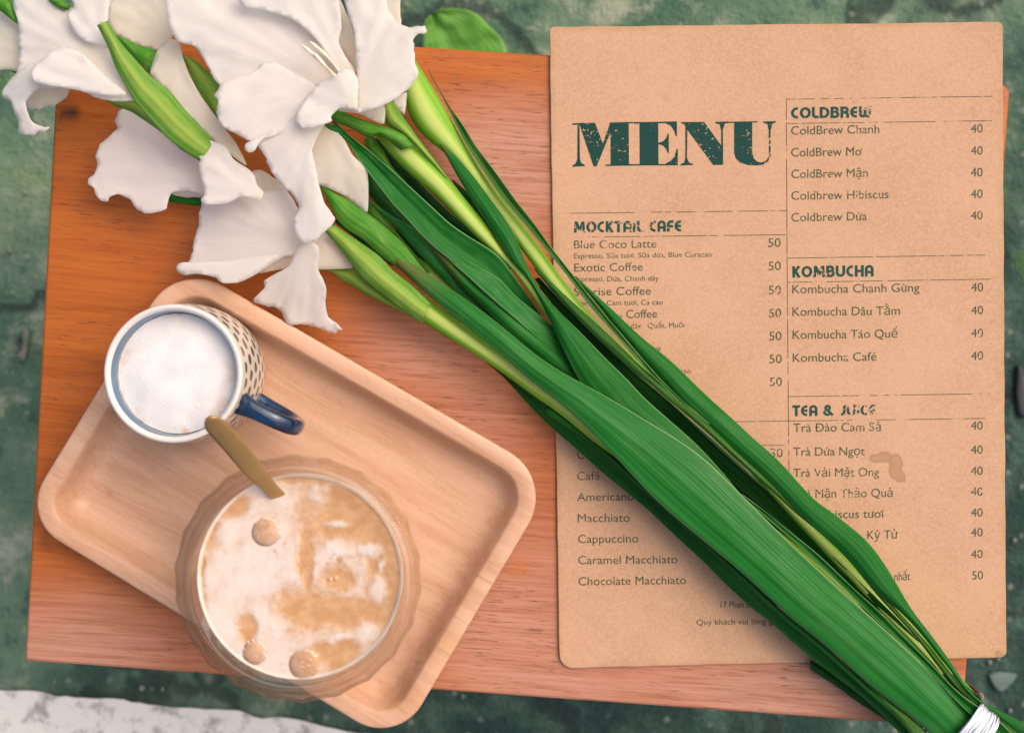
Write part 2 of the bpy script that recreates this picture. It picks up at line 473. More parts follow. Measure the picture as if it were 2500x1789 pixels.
M = {
    'ground': mat_ground(), 'line': mat_line(), 'stool': mat_stool(), 'tray': mat_tray(), 'card': mat_card(),
    'ink_title': mat_ink('title_ink', (0.006, 0.048, 0.038), 0.30, 0.36, 520.0),
    'ink_head': mat_ink('heading_ink', (0.010, 0.062, 0.046), 0.33, 0.42, 560.0),
    'ink_text': mat_ink('text_ink', (0.060, 0.085, 0.048), 0.255, 0.43, 420.0),
    'ink_line': mat_ink('rule_ink', (0.10, 0.085, 0.055), 0.36, 0.50, 160.0),
    'petal': mat_petal('white_petal', (0.94, 0.915, 0.905), (0.965, 0.945, 0.935), (0.93, 0.885, 0.79)),
    'cream': mat_petal('cream_petal', (0.87, 0.835, 0.75), (0.91, 0.875, 0.81), (0.84, 0.80, 0.60)),
    'anther': mat_plain('anther', (0.86, 0.70, 0.53), 0.6),
    'leaf': mat_leaf('leaf_green', (0.003, 0.085, 0.006), (0.010, 0.165, 0.016), (0.080, 0.260, 0.070)),
    'leaf_pale': mat_leaf('leaf_bloomed', (0.005, 0.110, 0.009), (0.020, 0.200, 0.028), (0.150, 0.335, 0.130)),
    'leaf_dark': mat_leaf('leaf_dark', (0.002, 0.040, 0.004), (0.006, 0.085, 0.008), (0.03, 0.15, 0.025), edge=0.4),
    'leaf_olive': mat_leaf('leaf_olive', (0.014, 0.095, 0.008), (0.050, 0.165, 0.018), (0.15, 0.25, 0.075)),
    'bract': mat_leaf('bract_green', (0.085, 0.265, 0.022), (0.185, 0.400, 0.045), (0.40, 0.54, 0.18), edge=0.35, tl=0.25, centre=(0.36, 0.50, 0.085)),
    'bract_green': mat_leaf('bract_deep_green', (0.035, 0.205, 0.014), (0.100, 0.320, 0.028), (0.28, 0.45, 0.11), edge=0.35, tl=0.2),
    'stalk': mat_leaf('stalk_yellow_green', (0.110, 0.330, 0.012), (0.220, 0.450, 0.022), (0.42, 0.58, 0.14), edge=0.0, tl=0.1, centre=(0.56, 0.66, 0.17)),
    'mug': mat_mug(), 'mug_in': mat_plain('white_glaze', (0.70, 0.65, 0.60), 0.15),
    'mug_band': mat_plain('blue_glaze_band', (0.075, 0.155, 0.265), 0.16, var=(60.0, (0.12, 0.21, 0.32))),
    'mug_handle': mat_plain('cobalt_glaze', (0.002, 0.020, 0.062), 0.08, var=(40.0, (0.004, 0.038, 0.10)), coat=0.6),
    'foam': mat_foam_cup(), 'drink': mat_drink(), 'bubble': mat_bubble(),
    'glass': mat_glass('moulded_glass', (0.985, 0.955, 0.90)),
    'spoon': mat_plain('dull_brass', (0.50, 0.285, 0.105), 0.36, 0.5, (90.0, 0.12), (22.0, (0.38, 0.22, 0.085))),
    'tape': mat_plain('silver_plastic_tape', (0.50, 0.51, 0.55), 0.22, 0.9, (70.0, 0.08)),
    'stone': mat_plain('stone_chip', (0.16, 0.19, 0.15), 0.8, 0, (80.0, 0.5), (60.0, (0.25, 0.26, 0.20))),
    'stone_blue': mat_plain('bluish_flake', (0.07, 0.125, 0.108), 0.75, 0, (80.0, 0.5), (40.0, (0.12, 0.17, 0.15))),
    'dark': mat_plain('wet_dark_leaf', (0.006, 0.012, 0.012), 0.5),
    'street_leaf': mat_leaf('street_leaf', (0.080, 0.260, 0.025), (0.150, 0.360, 0.060), (0.26, 0.44, 0.14), edge=0.2, tl=0.1),
}

# ------------------------------------------------------------------ shape builders
def slab(outline, z0, z1, r, seg=4):
    """rounded-edge slab from a world xy outline (counter-clockwise)"""
    o = np.array(outline, float)
    n = len(o)
    nx, pv = np.roll(o, -1, 0), np.roll(o, 1, 0)
    t = nx - pv
    t /= np.linalg.norm(t, axis=1)[:, None]
    nrm = np.stack([t[:, 1], -t[:, 0]], 1)        # outward for ccw
    rings = []
    for k in range(seg + 1):
        a = k / seg * math.pi / 2
        rings.append((r * (1 - math.sin(a)), z0 + r * (1 - math.cos(a))))
    for k in range(seg + 1):
        a = k / seg * math.pi / 2
        rings.append((r * (1 - math.cos(a)), z1 - r * (1 - math.sin(a))))
    V, F = [], []
    for ins, z in rings:
        for p in o - nrm * ins: V.append((p[0], p[1], z))
    for k in range(len(rings) - 1):
        for i in range(n):
            j = (i + 1) % n
            F.append((k * n + i, k * n + j, (k + 1) * n + j, (k + 1) * n + i))
    F.append(tuple(reversed(range(n))))
    F.append(tuple(range((len(rings) - 1) * n, len(rings) * n)))
    return V, F, (len(F) - 2, len(F) - 1), o - nrm * r

def round_corners(pts, rads, seg=8):
    """closed polygon (any plane units) with each corner rounded"""
    out = []
    n = len(pts)
    for i in range(n):
        p, a, b = (np.array(pts[i], float), np.array(pts[i - 1], float), np.array(pts[(i + 1) % n], float))
        u, v = (a - p) / np.linalg.norm(a - p), (b - p) / np.linalg.norm(b - p)
        r = rads[i]
        th = math.acos(max(-1, min(1, float(u @ v))))
        d = r / math.tan(th / 2)
        s, e = p + u * d, p + v * d
        cc = p + (u + v) / np.linalg.norm(u + v) * (r / math.sin(th / 2))
        a0 = math.atan2(*(s - cc)[::-1]); a1 = math.atan2(*(e - cc)[::-1])
        da = (a1 - a0 + math.pi) % (2 * math.pi) - math.pi
        for k in range(seg + 1):
            q = a0 + da * k / seg
            out.append((cc[0] + r * math.cos(q), cc[1] + r * math.sin(q)))
    return out

def densify(pts, step):
    out = []
    n = len(pts)
    for i in range(n):
        a, b = np.array(pts[i], float), np.array(pts[(i + 1) % n], float)
        k = max(1, int(np.linalg.norm(b - a) / step))
        for j in range(k): out.append(tuple(a + (b - a) * j / k))
    return out

def fill(outline, step, keep=0.45):
    """outline (closed, ccw or cw, dense) -> verts2d, faces with interior grid points"""
    o = np.array(outline, float)
    lo, hi = o.min(0), o.max(0)
    xs = np.arange(lo[0] + step / 2, hi[0], step)
    ys = np.arange(lo[1] + step / 2, hi[1], step * 0.866)
    pts = []
    for j, y in enumerate(ys):
        for x in xs: pts.append((x + (step / 2 if j % 2 else 0), y))
    g = np.array(pts)
    inside = np.zeros(len(g), bool)
    x1, y1 = o[:, 0], o[:, 1]
    x2, y2 = np.roll(x1, -1), np.roll(y1, -1)
    for i in range(len(o)):
        c = ((y1[i] > g[:, 1]) != (y2[i] > g[:, 1]))
        with np.errstate(divide='ignore', invalid='ignore'):
            xi = (x2[i] - x1[i]) * (g[:, 1] - y1[i]) / (y2[i] - y1[i]) + x1[i]
        inside ^= c & (g[:, 0] < xi)
    g = g[inside]
    if len(g):
        d = np.min(np.linalg.norm(g[:, None, :] - o[None, :, :], axis=2), axis=1)
        g = g[d > step * keep]
    allp = np.vstack([o, g]) if len(g) else o
    n = len(o)
    r = delaunay_2d_cdt([Vector(p) for p in allp], [(i, (i + 1) % n) for i in range(n)], [], 1, 1e-5)
    return np.array([(v[0], v[1]) for v in r[0]]), r[2], o

def area2(o):
    o = np.array(o)
    return float(np.sum(o[:, 0] * np.roll(o[:, 1], -1) - np.roll(o[:, 0], -1) * o[:, 1]))

def petal(name, segs, base, z0, z1, parent, mat='petal', dome=0.006, folds=5, fold_a=0.0025, ruffle=0.0009, seed=0, edge_drop=0.0, smooth_edge=False):
    """one petal: its outline in photograph pixels, swelling, creased from its base and ruffled at its rim"""
    out = path(*segs)
    bx, by = px(base[0], [base[1]])[0]
    per = sum(math.dist(out[i], out[(i + 1) % len(out)]) for i in range(len(out)))
    o = catmull(out, max(40, int(per / 5)), True)
    if area2(o) > 0: o = o[::-1]               # image y runs down
    if not smooth_edge:                        # fine frill
        c = o.mean(0)
        for i in range(len(o)):
            q = o[i]
            k = mnoise.noise(Vector((q[0] * 0.085, q[1] * 0.085, seed * 3.1))) * 3.6
            dr = np.array([bx, by]) - q
            L = np.linalg.norm(dr) + 1e-6
            o[i] = q + dr / L * k * min(1, L / 120)
    v2, faces, o = fill(o, 11.0)
    d = np.concatenate([np.min(np.linalg.norm(v2[k:k + 400, None, :] - o[None, :, :], axis=2), axis=1) for k in range(0, len(v2), 400)])
    rel = v2 - np.array([bx, by])
    r = np.linalg.norm(rel, axis=1)
    rm = r.max()
    far = rel[np.argmax(r)]
    ax = rel.mean(0); ax = ax / (np.linalg.norm(ax) + 1e-6)
    t = np.clip((rel @ ax) / max(1.0, (rel @ ax).max()), -0.2, 1)
    th = np.arctan2(rel[:, 0] * ax[1] - rel[:, 1] * ax[0], rel @ ax)
    verts, uv = [], []
    for i in range(len(v2)):
        nz = mnoise.noise(Vector((v2[i][0] * 0.018, v2[i][1] * 0.018, seed * 1.7)))
        nr = mnoise.noise(Vector((v2[i][0] * 0.045, v2[i][1] * 0.045, seed * 2.3 + 9)))
        rr = r[i] / rm
        z = z0 + (z1 - z0) * t[i] + dome * 0.24 * (1 - math.exp(-d[i] / 90.0))
        z += 0.30 * fold_a * math.sin(folds * th[i] + nz * 1.4 + seed) * min(1.0, rr * 1.6)
        z += 0.00035 * math.sin(folds * 4.3 * th[i] + nz * 2.0 + seed * 2) * min(1.0, rr * 1.6)
        z += 0.0006 * math.sin(13 * th[i] + nz * 3 + seed) * math.exp(-d[i] / 22.0) * rr
        z += ruffle * (nr + 0.5 * nz) * math.exp(-d[i] / 16.0) * min(1, rr * 2)
        z -= edge_drop * math.exp(-d[i] / 18.0) * rr
        verts.append(P(v2[i][0], v2[i][1], max(z, 0.0025)))
        uv.append((th[i] / math.pi + seed * 0.37, rr))
    ob = mesh_obj(name, verts, faces, M[mat], parent, uv=uv, solid=0.0002)
    return ob

def leaf(name, left, right, zs, parent, mat='leaf', prof='arch', amp=0.0025, dry=0.0, n=64, m=21, thick=0.0005, mono=True):
    """a blade between two traced edges, from tip to foot; zs = heights along it"""
    def onward(p):
        p = [np.array(q, float) for q in p]
        ax = p[-1] - p[0]; ax /= np.linalg.norm(ax)
        keep = [p[0]]
        for q in p[1:]:
            if (q - keep[-1]) @ ax > 2.0: keep.append(q)
        return keep
    if mono: left, right = onward(left), onward(right)
    L = catmull(left, n); Rr = catmull(right, n)
    if mono and n > 40:                            # a blade's edge runs fair, without kinks
        for _ in range(3):
            for E in (L, Rr):
                E[2:-2] = (E[:-4] + 2 * E[1:-3] + 3 * E[2:-2] + 2 * E[3:-1] + E[4:]) / 9.0
    zz = np.interp(np.linspace(0, 1, n), np.linspace(0, 1, len(zs)), zs)
    V, F, uv, dr = [], [], [], []
    sd = (sum(map(ord, name)) + len(left) * 7 + int(left[0][0])) * 0.13
    if prof == 'tube':
        m = 18
        for i in range(n):
            w = np.linalg.norm(Rr[i] - L[i]) / PXM
            for j in range(m):
                a = 2 * math.pi * j / m
                f = (1 - math.cos(a)) / 2
                q = L[i] * (1 - f) + Rr[i] * f
                z = zz[i] + math.sin(a) * min(w * 0.42, amp)
                V.append(P(q[0], q[1], max(z, 0.002)))
                uv.append((i / (n - 1), f)); dr.append(max(0, 1 - i / (n - 1) / dry) if dry else 0)
        for i in range(n - 1):
            for j in range(m):
                k = (j + 1) % m
                F.append((i * m + j, (i + 1) * m + j, (i + 1) * m + k, i * m + k))
        F.append(tuple(range(m))); F.append(tuple((n - 1) * m + j for j in reversed(range(m))))
        return mesh_obj(name, V, F, M[mat], parent, uv=uv, attr={'dry': dr})
    for i in range(n):
        w = np.linalg.norm(Rr[i] - L[i]) / PXM
        for j in range(m):
            f = j / (m - 1)
            q = L[i] * (1 - f) + Rr[i] * f
            A = min(amp, w * 0.45)
            if prof == 'arch': h = A * (4 * f * (1 - f))
            elif prof == 'vee': h = A * (abs(2 * f - 1))
            elif prof == 'rise': h = A * f
            elif prof == 'fall': h = A * (1 - f)
            else: h = 0
            h += min(0.00022, w * 0.010) * math.sin(f * 8.5 * math.pi + sd + 1.2 * math.sin(i * 0.05 + sd))
            z = zz[i] + h + 0.0008 * mnoise.noise(Vector((i * 0.16, f * 2.0, sd)))
            V.append(P(q[0], q[1], max(z, 0.0022)))
            uv.append((i / (n - 1), f)); dr.append(max(0, 1 - i / (n - 1) / dry) if dry else 0)
    for i in range(n - 1):
        for j in range(m - 1):
            F.append((i * m + j, (i + 1) * m + j, (i + 1) * m + j + 1, i * m + j + 1))
    return mesh_obj(name, V, F, M[mat], parent, uv=uv, attr={'dry': dr}, solid=thick)

def lathe(profile, n, rfun=None, closed=False):
    V, F, uv = [], [], []
    k = len(profile)
    for i, (r, z) in enumerate(profile):
        for j in range(n):
            a = 2 * math.pi * j / n
            rr = r * (rfun(a, i) if rfun else 1)
            V.append((rr * math.cos(a), rr * math.sin(a), z))
            uv.append((j / n, i / max(1, k - 1)))
    for i in range(k - 1 if not closed else k):
        i2 = (i + 1) % k
        for j in range(n):
            j2 = (j + 1) % n
            F.append((i * n + j, i * n + j2, i2 * n + j2, i2 * n + j))
    return V, F, uv

# ------------------------------------------------------------------ the setting
def ground_sheet():
    s, n = 30.0, 2
    V = [(-s, -s, GZ), (s, -s, GZ), (s, s, GZ), (-s, s, GZ)]
    o = mesh_obj('ground', V, [(0, 1, 2, 3)], M['ground'])
    tag(o, kind='structure')
ground_sheet()

def road_line():
    top = path(('B7', [(-1600, 1210), (-800, 1270), (0, 1335), (200, 1340), (430, 1372), (540, 1392), (740, 1388), (960, 1425), (1120, 1442), (1379, 1462)]),
               ('R6', [(420, 1500), (560, 1545), (700, 1535), (840, 1570), (1000, 1610)]), ('S', [(1000, 1800), (1500, 1850), (2600, 1960)]))
    t = catmull(top, 160)
    up, dn = [], []
    for i, q in enumerate(t):
        w = 5 * mnoise.noise(Vector((i * 0.35, 2.0, 0))) + 3 * mnoise.noise(Vector((i * 1.1, 7.0, 0)))
        up.append(P(q[0], q[1] + w, GZ + 0.004))
        dn.append(P(q[0] - 15, q[1] + 300 + w, GZ + 0.004))
    V = up + dn
    n = len(up)
    F = [(i, i + n, i + 1 + n, i + 1) for i in range(n - 1)]
    tag(mesh_obj('road_marking', V, F, M['line']), kind='structure')
road_line()

# ------------------------------------------------------------------ the stool
def build_stool():
    cx = P(1215, 915, 0)
    root = thing('wooden_stool', 'low reddish brown wooden stool with worn varnish carrying the menu, tray and flowers', 'stool', (cx.x, cx.y, GZ))
    corners = [(144, 58), (60, 1613), (2350, 1776), (2468, 206)]
    rads = [8, 7, 14, 26]
    o = densify(round_corners(corners, rads, 8), 60)
    o = [tuple(P(x, y, 0)[:2]) for x, y in o]
    if area2(o) < 0: o = o[::-1]
    V, F, caps, inner = slab(o, -0.022, 0.0, 0.0022)
    # the top face gets a grid of its own so that knots, worn spots and painted sheen can sit on it
    F = [f for i, f in enumerate(F) if i != caps[1]]
    v2, f2, _ = fill(densify([tuple(p) for p in inner], 0.02), 0.0075)
    b = len(V)
    V = [tuple(v) for v in V] + [(p[0], p[1], 0.0) for p in v2]
    a = 0
    for f in f2: F.append(tuple(b + i for i in f))
    flat = set(range(caps[0], len(F)))
    wear_sheen, knot, bare = [], [], []
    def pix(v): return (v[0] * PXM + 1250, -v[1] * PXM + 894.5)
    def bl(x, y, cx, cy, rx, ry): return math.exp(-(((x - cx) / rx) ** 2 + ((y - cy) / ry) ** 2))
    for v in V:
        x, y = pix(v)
        w = 0.08 + 0.95 * bl(x, y, 1230, 430, 260, 240) + 0.85 * bl(x, y, 180, 1600, 330, 190) + 0.75 * bl(x, y, 1250, 1450, 330, 320)  # blobs of painted sky sheen, with some rubbed varnish among them
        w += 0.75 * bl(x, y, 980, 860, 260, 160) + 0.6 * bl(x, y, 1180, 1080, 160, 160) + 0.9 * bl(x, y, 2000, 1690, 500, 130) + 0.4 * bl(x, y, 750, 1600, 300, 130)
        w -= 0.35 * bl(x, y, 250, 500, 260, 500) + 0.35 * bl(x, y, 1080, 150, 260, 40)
        wear_sheen.append(max(0, min(1, w)))
        k = max(1.5 * bl(x, y, 168, 276, 17, 15), 0.45 * bl(x, y, 98, 1322, 22, 12), 0.35 * bl(x, y, 125, 1190, 20, 30), 0.5 * bl(x, y, 400, 745, 12, 6))
        knot.append(min(1, k * 1.3))
        bare.append(min(0.9, 1.2 * max(0.8 * bl(x, y, 1275, 1370, 20, 5), 0.8 * bl(x, y, 1262, 1396, 22, 9), 0.6 * bl(x, y, 1250, 365, 10, 4))))
    mesh_obj('seat', V, F, M['stool'], root, flat=flat, attr={'wear_sheen': wear_sheen, 'knot': knot, 'bare': bare})
    def boxpart(name, c, sx, sy, z0, z1, ang):
        ca, sa = math.cos(ang), math.sin(ang)
        oo = []
        for x, y in round_corners([(-sx, -sy), (sx, -sy), (sx, sy), (-sx, sy)], [0.003] * 4, 3):
            oo.append((c[0] + x * ca - y * sa, c[1] + x * sa + y * ca))
        V, F, caps, _ = slab(oo, z0, z1, 0.0015, 2)
        n = len(V)
        mesh_obj(name, V, F, M['stool'], root, flat=set(caps), attr={'wear_sheen': [0.1] * n, 'knot': [0] * n, 'bare': [0] * n})
    ang = R(-3.8)
    cn = [P(x, y, 0) for x, y in ((230, 150), (145, 1530), (2265, 1685), (2380, 300))]
    for c in cn: boxpart('leg', c, 0.018, 0.018, GZ, -0.0225, ang)
    for i, j, a in ((0, 3, 0), (1, 2, 0), (0, 1, 1), (3, 2, 1)):
        mid = (cn[i] + cn[j]) / 2
        ln = (cn[i] - cn[j]).length / 2 - 0.0195
        boxpart('rail', mid, ln if not a else 0.009, 0.009 if not a else ln, -0.075, -0.0225, ang)
build_stool()

# ------------------------------------------------------------------ the menu
MZ = 0.0027
def build_menu():
    c = P(1900, 840, 0)
    root = thing('menu_board', 'brown kraft cardboard cafe menu board with green print lying under the leaves', 'menu', (c.x, c.y, 0.0006))
    corners = [(1341, 66), (1366, 1632), (2457, 1604), (2448, 54)]
    o = densify(round_corners(corners, [13, 34, 16, 14], 6), 26)
    w = []
    for x, y in o:                               # hand-cut, handled edges
        k = 1.6 * mnoise.noise(Vector((x * 0.012, y * 0.012, 0))) + 0.8 * mnoise.noise(Vector((x * 0.08, y * 0.08, 3)))
        w.append((x + k, y + k))
    o = [tuple(P(x, y, MZ)[:2]) for x, y in w]
    if area2(o) < 0: o = o[::-1]
    V, F, caps, inner = slab(o, 0.0008, MZ, 0.0006, 3)
    F = [f for i, f in enumerate(F) if i != caps[1]]
    v2, f2, _ = fill([tuple(p) for p in inner], 0.0042)
    b = len(V)
    V = [tuple(v) for v in V] + [(p[0], p[1], MZ) for p in v2]
    for f in f2: F.append(tuple(b + i for i in f))
    oi = np.array(o)
    st, ed = [], []
    kx = (H - MZ) / H / PXM
    blobs = px('T6', [(840, 500), (880, 490), (930, 490), (985, 505), (1010, 530), (985, 560), (990, 600), (1020, 620), (1035, 650)])
    br = [11, 14, 14, 15, 13, 14, 16, 16, 10]
    for v in V:
        x, y = v[0] / kx + 1250, -v[1] / kx + 894.5
        s = 0
        for (a, b2), r_ in zip(blobs, br): s = max(s, math.exp(-(((x - a) ** 2 + (y - b2) ** 2) / (r_ * 1.05) ** 2)))
        for a, b2, r_, k in ((1478, 90, 22, 0.42), (2213, 1462, 13, 0.55), (2435, 1345, 22, 0.40), (1660, 512, 11, 0.42), (2150, 1322, 26, 0.36), (2440, 1598, 14, 1.0), (2240, 1240, 40, 0.30)):
            s = max(s, k * math.exp(-((x - a) ** 2 + (y - b2) ** 2) / r_ ** 2))
        st.append(s)
        d = float(np.min(np.hypot(oi[:, 0] - v[0], oi[:, 1] - v[1])))
        ed.append(max(0, 1 - d / 0.0045))
    mesh_obj('board', V, F, M['card'], root, flat=set(range(caps[0], len(F))), attr={'stain': st, 'edge': ed})
    # ---- print
    lift = [0]
    def zt():
        lift[0] = (lift[0] + 1) % 7
        return MZ + 0.00012 + lift[0] * 0.000006
    cache = {}
    def raw_text(t):
        cu = bpy.data.curves.new('text', 'FONT')
        cu.body = t; cu.size = 1.0; cu.resolution_u = 4
        ob = bpy.data.objects.new('text', cu)
        C.objects.link(ob)
        bpy.context.view_layer.update()
        me = bpy.data.meshes.new_from_object(ob.evaluated_get(bpy.context.evaluated_depsgraph_get()))
        vs = [tuple(v.co[:2]) for v in me.vertices]
        fs = [tuple(p.vertices) for p in me.polygons]
        bpy.data.objects.remove(ob); bpy.data.curves.remove(cu); bpy.data.meshes.remove(me)
        return vs, fs
    HORN = dict(zip('ơưừứửữờớ', 'ouùúủũòó'))
    def text_mesh(t, bold=0.0):
        """the letters; horned vowels and the barred D get their mark as a stroke of its own"""
        plain = ''.join('D' if ch == 'Đ' else HORN.get(ch, ch) for ch in t)
        vs, fs = raw_text(plain)
        for i, ch in enumerate(t):
            if ch in HORN or ch == 'Đ':
                xe = max(v[0] for v in raw_text(plain[:i + 1])[0])
                k = len(vs)
                if ch == 'Đ':
                    xs = xe - 0.62
                    vs += [(xs - 0.06, 0.32), (xs + 0.26, 0.32), (xs + 0.26, 0.385), (xs - 0.06, 0.385)]
                else:
                    vs += [(xe - 0.05, 0.40), (xe + 0.02, 0.40), (xe + 0.09, 0.54), (xe + 0.02, 0.56)]
                fs.append((k, k + 1, k + 2, k + 3))
        return np.array(vs), fs
    CAPV = text_mesh('H')[0][:, 1].max()
    def line_of(s, crop, x0, x1, y0, y1, cap, bold=0.0):
        vs, fs = text_mesh(s, bold)
        capv = CAPV
        xa, xb = vs[:, 0].min(), vs[:, 0].max()
        z = zt()
        out = []
        for x, y in vs:
            f = (x - xa) / (xb - xa)
            q = px(crop, [(x0 + (x1 - x0) * f, y0 + (y1 - y0) * f - y / capv * cap)])[0]
            out.append(P(q[0], q[1], z))
        return out, fs
    def join(items):
        V, F = [], []
        for v, f in items:
            b = len(V); V += v; F += [tuple(b + i for i in q) for q in f]
        return V, F
    # section items and prices
    secs = {
        'coffee': [('Blue Coco Latte', 'T3', 232, 885, 347, 340, 64), ('Exotic Coffee', 'T3', 235, 778, 530, 522, 64),
                   ('Sunrise Coffee', 'T3', 232, 843, 722, 712, 64), ('s Coffee', 'T3', 585, 890, 900, 893, 64)],
        'coldbrew': [('ColdBrew Chanh', 'T2', 120, 935, 490, 474, 78), ('ColdBrew Mơ', 'T2', 120, 778, 690, 680, 78), ('ColdBrew Mận', 'T2', 122, 828, 890, 878, 78),
                     ('Coldbrew Hibiscus', 'T2', 122, 1020, 1090, 1075, 78), ('Coldbrew Dứa', 'T2', 122, 820, 1290, 1278, 78)],
        'kombucha': [('Kombucha Chanh Gừng', 'T4', 130, 1305, 440, 424, 78), ('Kombucha Dâu Tằm', 'T4', 132, 1125, 648, 636, 78),
                     ('Kombucha Táo Quế', 'T4', 134, 1103, 860, 848, 78), ('Kombucha Café', 'T4', 135, 908, 1072, 1060, 78)],
        'tea': [('Trà Đào Cam Sả', 'T6', 256, 888, 308, 300, 61), ('Trà Dứa Ngọt', 'T6', 257, 772, 481, 474, 61), ('Trà Vải Mật Ong', 'T6', 258, 875, 633, 625, 61),
                ('Trà Mận Thảo Quả', 'T6', 262, 972, 784, 774, 61), ('Trà Hibiscus tươi', 'T6', 262, 905, 934, 924, 61), ('Kỷ Tử', 'T6', 790, 1010, 1080, 1074, 61), ('nhất', 'T6', 985, 1100, 1377, 1373, 58)],
        'espresso': [('Café', 'T5', 197, 335, 429, 427, 50), ('Americano', 'T5', 197, 542, 557, 552, 50), ('Macchiato', 'T5', 201, 518, 685, 682, 50), ('C', 'T5', 197, 237, 300, 299, 50),
                     ('Cappuccino', 'T5', 203, 570, 812, 808, 50), ('Caramel Macchiato', 'T5', 204, 810, 941, 935, 50), ('Chocolate Macchiato', 'T5', 206, 862, 1070, 1061, 50)],
    }
    for k in secs:
        V, F = join([line_of(*a) for a in secs[k]])
        mesh_obj('item_lettering', V, F, M['ink_text'], root, smooth=False)
    small = [('Espresso, Sữa tươi, Sữa dừa, Blue Curacao', 'T3', 232, 1328, 426, 412, 40), ('Espresso, Dứa, Chanh dây', 'T3', 236, 905, 609, 602, 40),
             ('Espresso, Cam tươi, Ca cao', 'T3', 236, 938, 800, 791, 40), ('dây,  Quất, Muối', 'T3', 682, 1108, 980, 972, 40), ('oà', 'T3', 872, 920, 1158, 1156, 38), ('cao', 'T3', 1078, 1158, 1336, 1334, 38),
             ('17 Phan Đ', 'T5', 1072, 1262, 1206, 1204, 38), ('Quý khách vui lòng g', 'T5', 925, 1390, 1312, 1304, 34)]
    V, F = join([line_of(*a, bold=0.0) for a in small])
    mesh_obj('small_lettering', V, F, M['ink_text'], root, smooth=False)
    pr = []
    for y in (335, 519, 710, 892, 1074, 1255, 1437):
        pr.append(('50', 'T3', 1772 + (y - 335) * 0.012, 1870 + (y - 335) * 0.010, y, y - 1, 68))
    for y in (470, 674, 875, 1075, 1272): pr.append(('40', 'T2', 1780, 1888, y, y - 2, 78))
    for y in (422, 634, 845, 1054): pr.append(('40', 'T4', 1784, 1893, y, y - 2, 78))
    for y in (291, 465, 617, 768, 917, 1060, 1217): pr.append(('40', 'T6', 1537, 1622, y, y - 1, 60))
    pr.append(('50', 'T6', 1545, 1624, 1369, 1368, 60)); pr.append(('30', 'T6', 93, 180, 490, 488, 62))
    V, F = join([line_of(*a) for a in pr])
    mesh_obj('price_lettering', V, F, M['ink_text'], root, smooth=False)
    # ruled lines
    V, F = [], []
    rules = [('T2', (75, 162), (1975, 135)), ('T2', (75, 386), (1975, 360)), ('T4', (82, 115), (1955, 85)), ('T4', (85, 338), (1978, 308)), ('T4', (92, 1392), (1960, 1365)),
             ('T6', (-1000, 245), (1640, 210)), ('T6', (-10, 404), (222, 403)), ('T3', (195, 68), (1920, 47)), ('T3', (200, 258), (1920, 238))]
    vert = [('S', (1919.8, 243), (1921.5, 600)), ('S', (1921.5, 600), (1924.5, 968)), ('S', (1924.5, 968), (1926.5, 1150))]
    for c_, a, b_ in rules + vert:
        (ax, ay), (bx, by) = px(c_, [a, b_])
        d = np.array([bx - ax, by - ay]); d /= np.linalg.norm(d)
        nn = np.array([-d[1], d[0]]) * 0.85
        z = MZ + 0.00010 + (0.000008 if (c_, a, b_) in vert else 0)
        k = len(V)
        V += [P(ax + nn[0], ay + nn[1], z), P(ax - nn[0], ay - nn[1], z), P(bx - nn[0], by - nn[1], z), P(bx + nn[0], by + nn[1], z)]
        F.append((k, k + 1, k + 2, k + 3))
    mesh_obj('ruled_line', V, F, M['ink_line'], root, smooth=False)
    # rounded art-deco headings, drawn with a broad pen
    def arc(cx, cy, rx, ry, a0, a1, n=12):
        return [(cx + rx * math.cos(R(a0 + (a1 - a0) * i / n)), cy + ry * math.sin(R(a0 + (a1 - a0) * i / n))) for i in range(n + 1)]
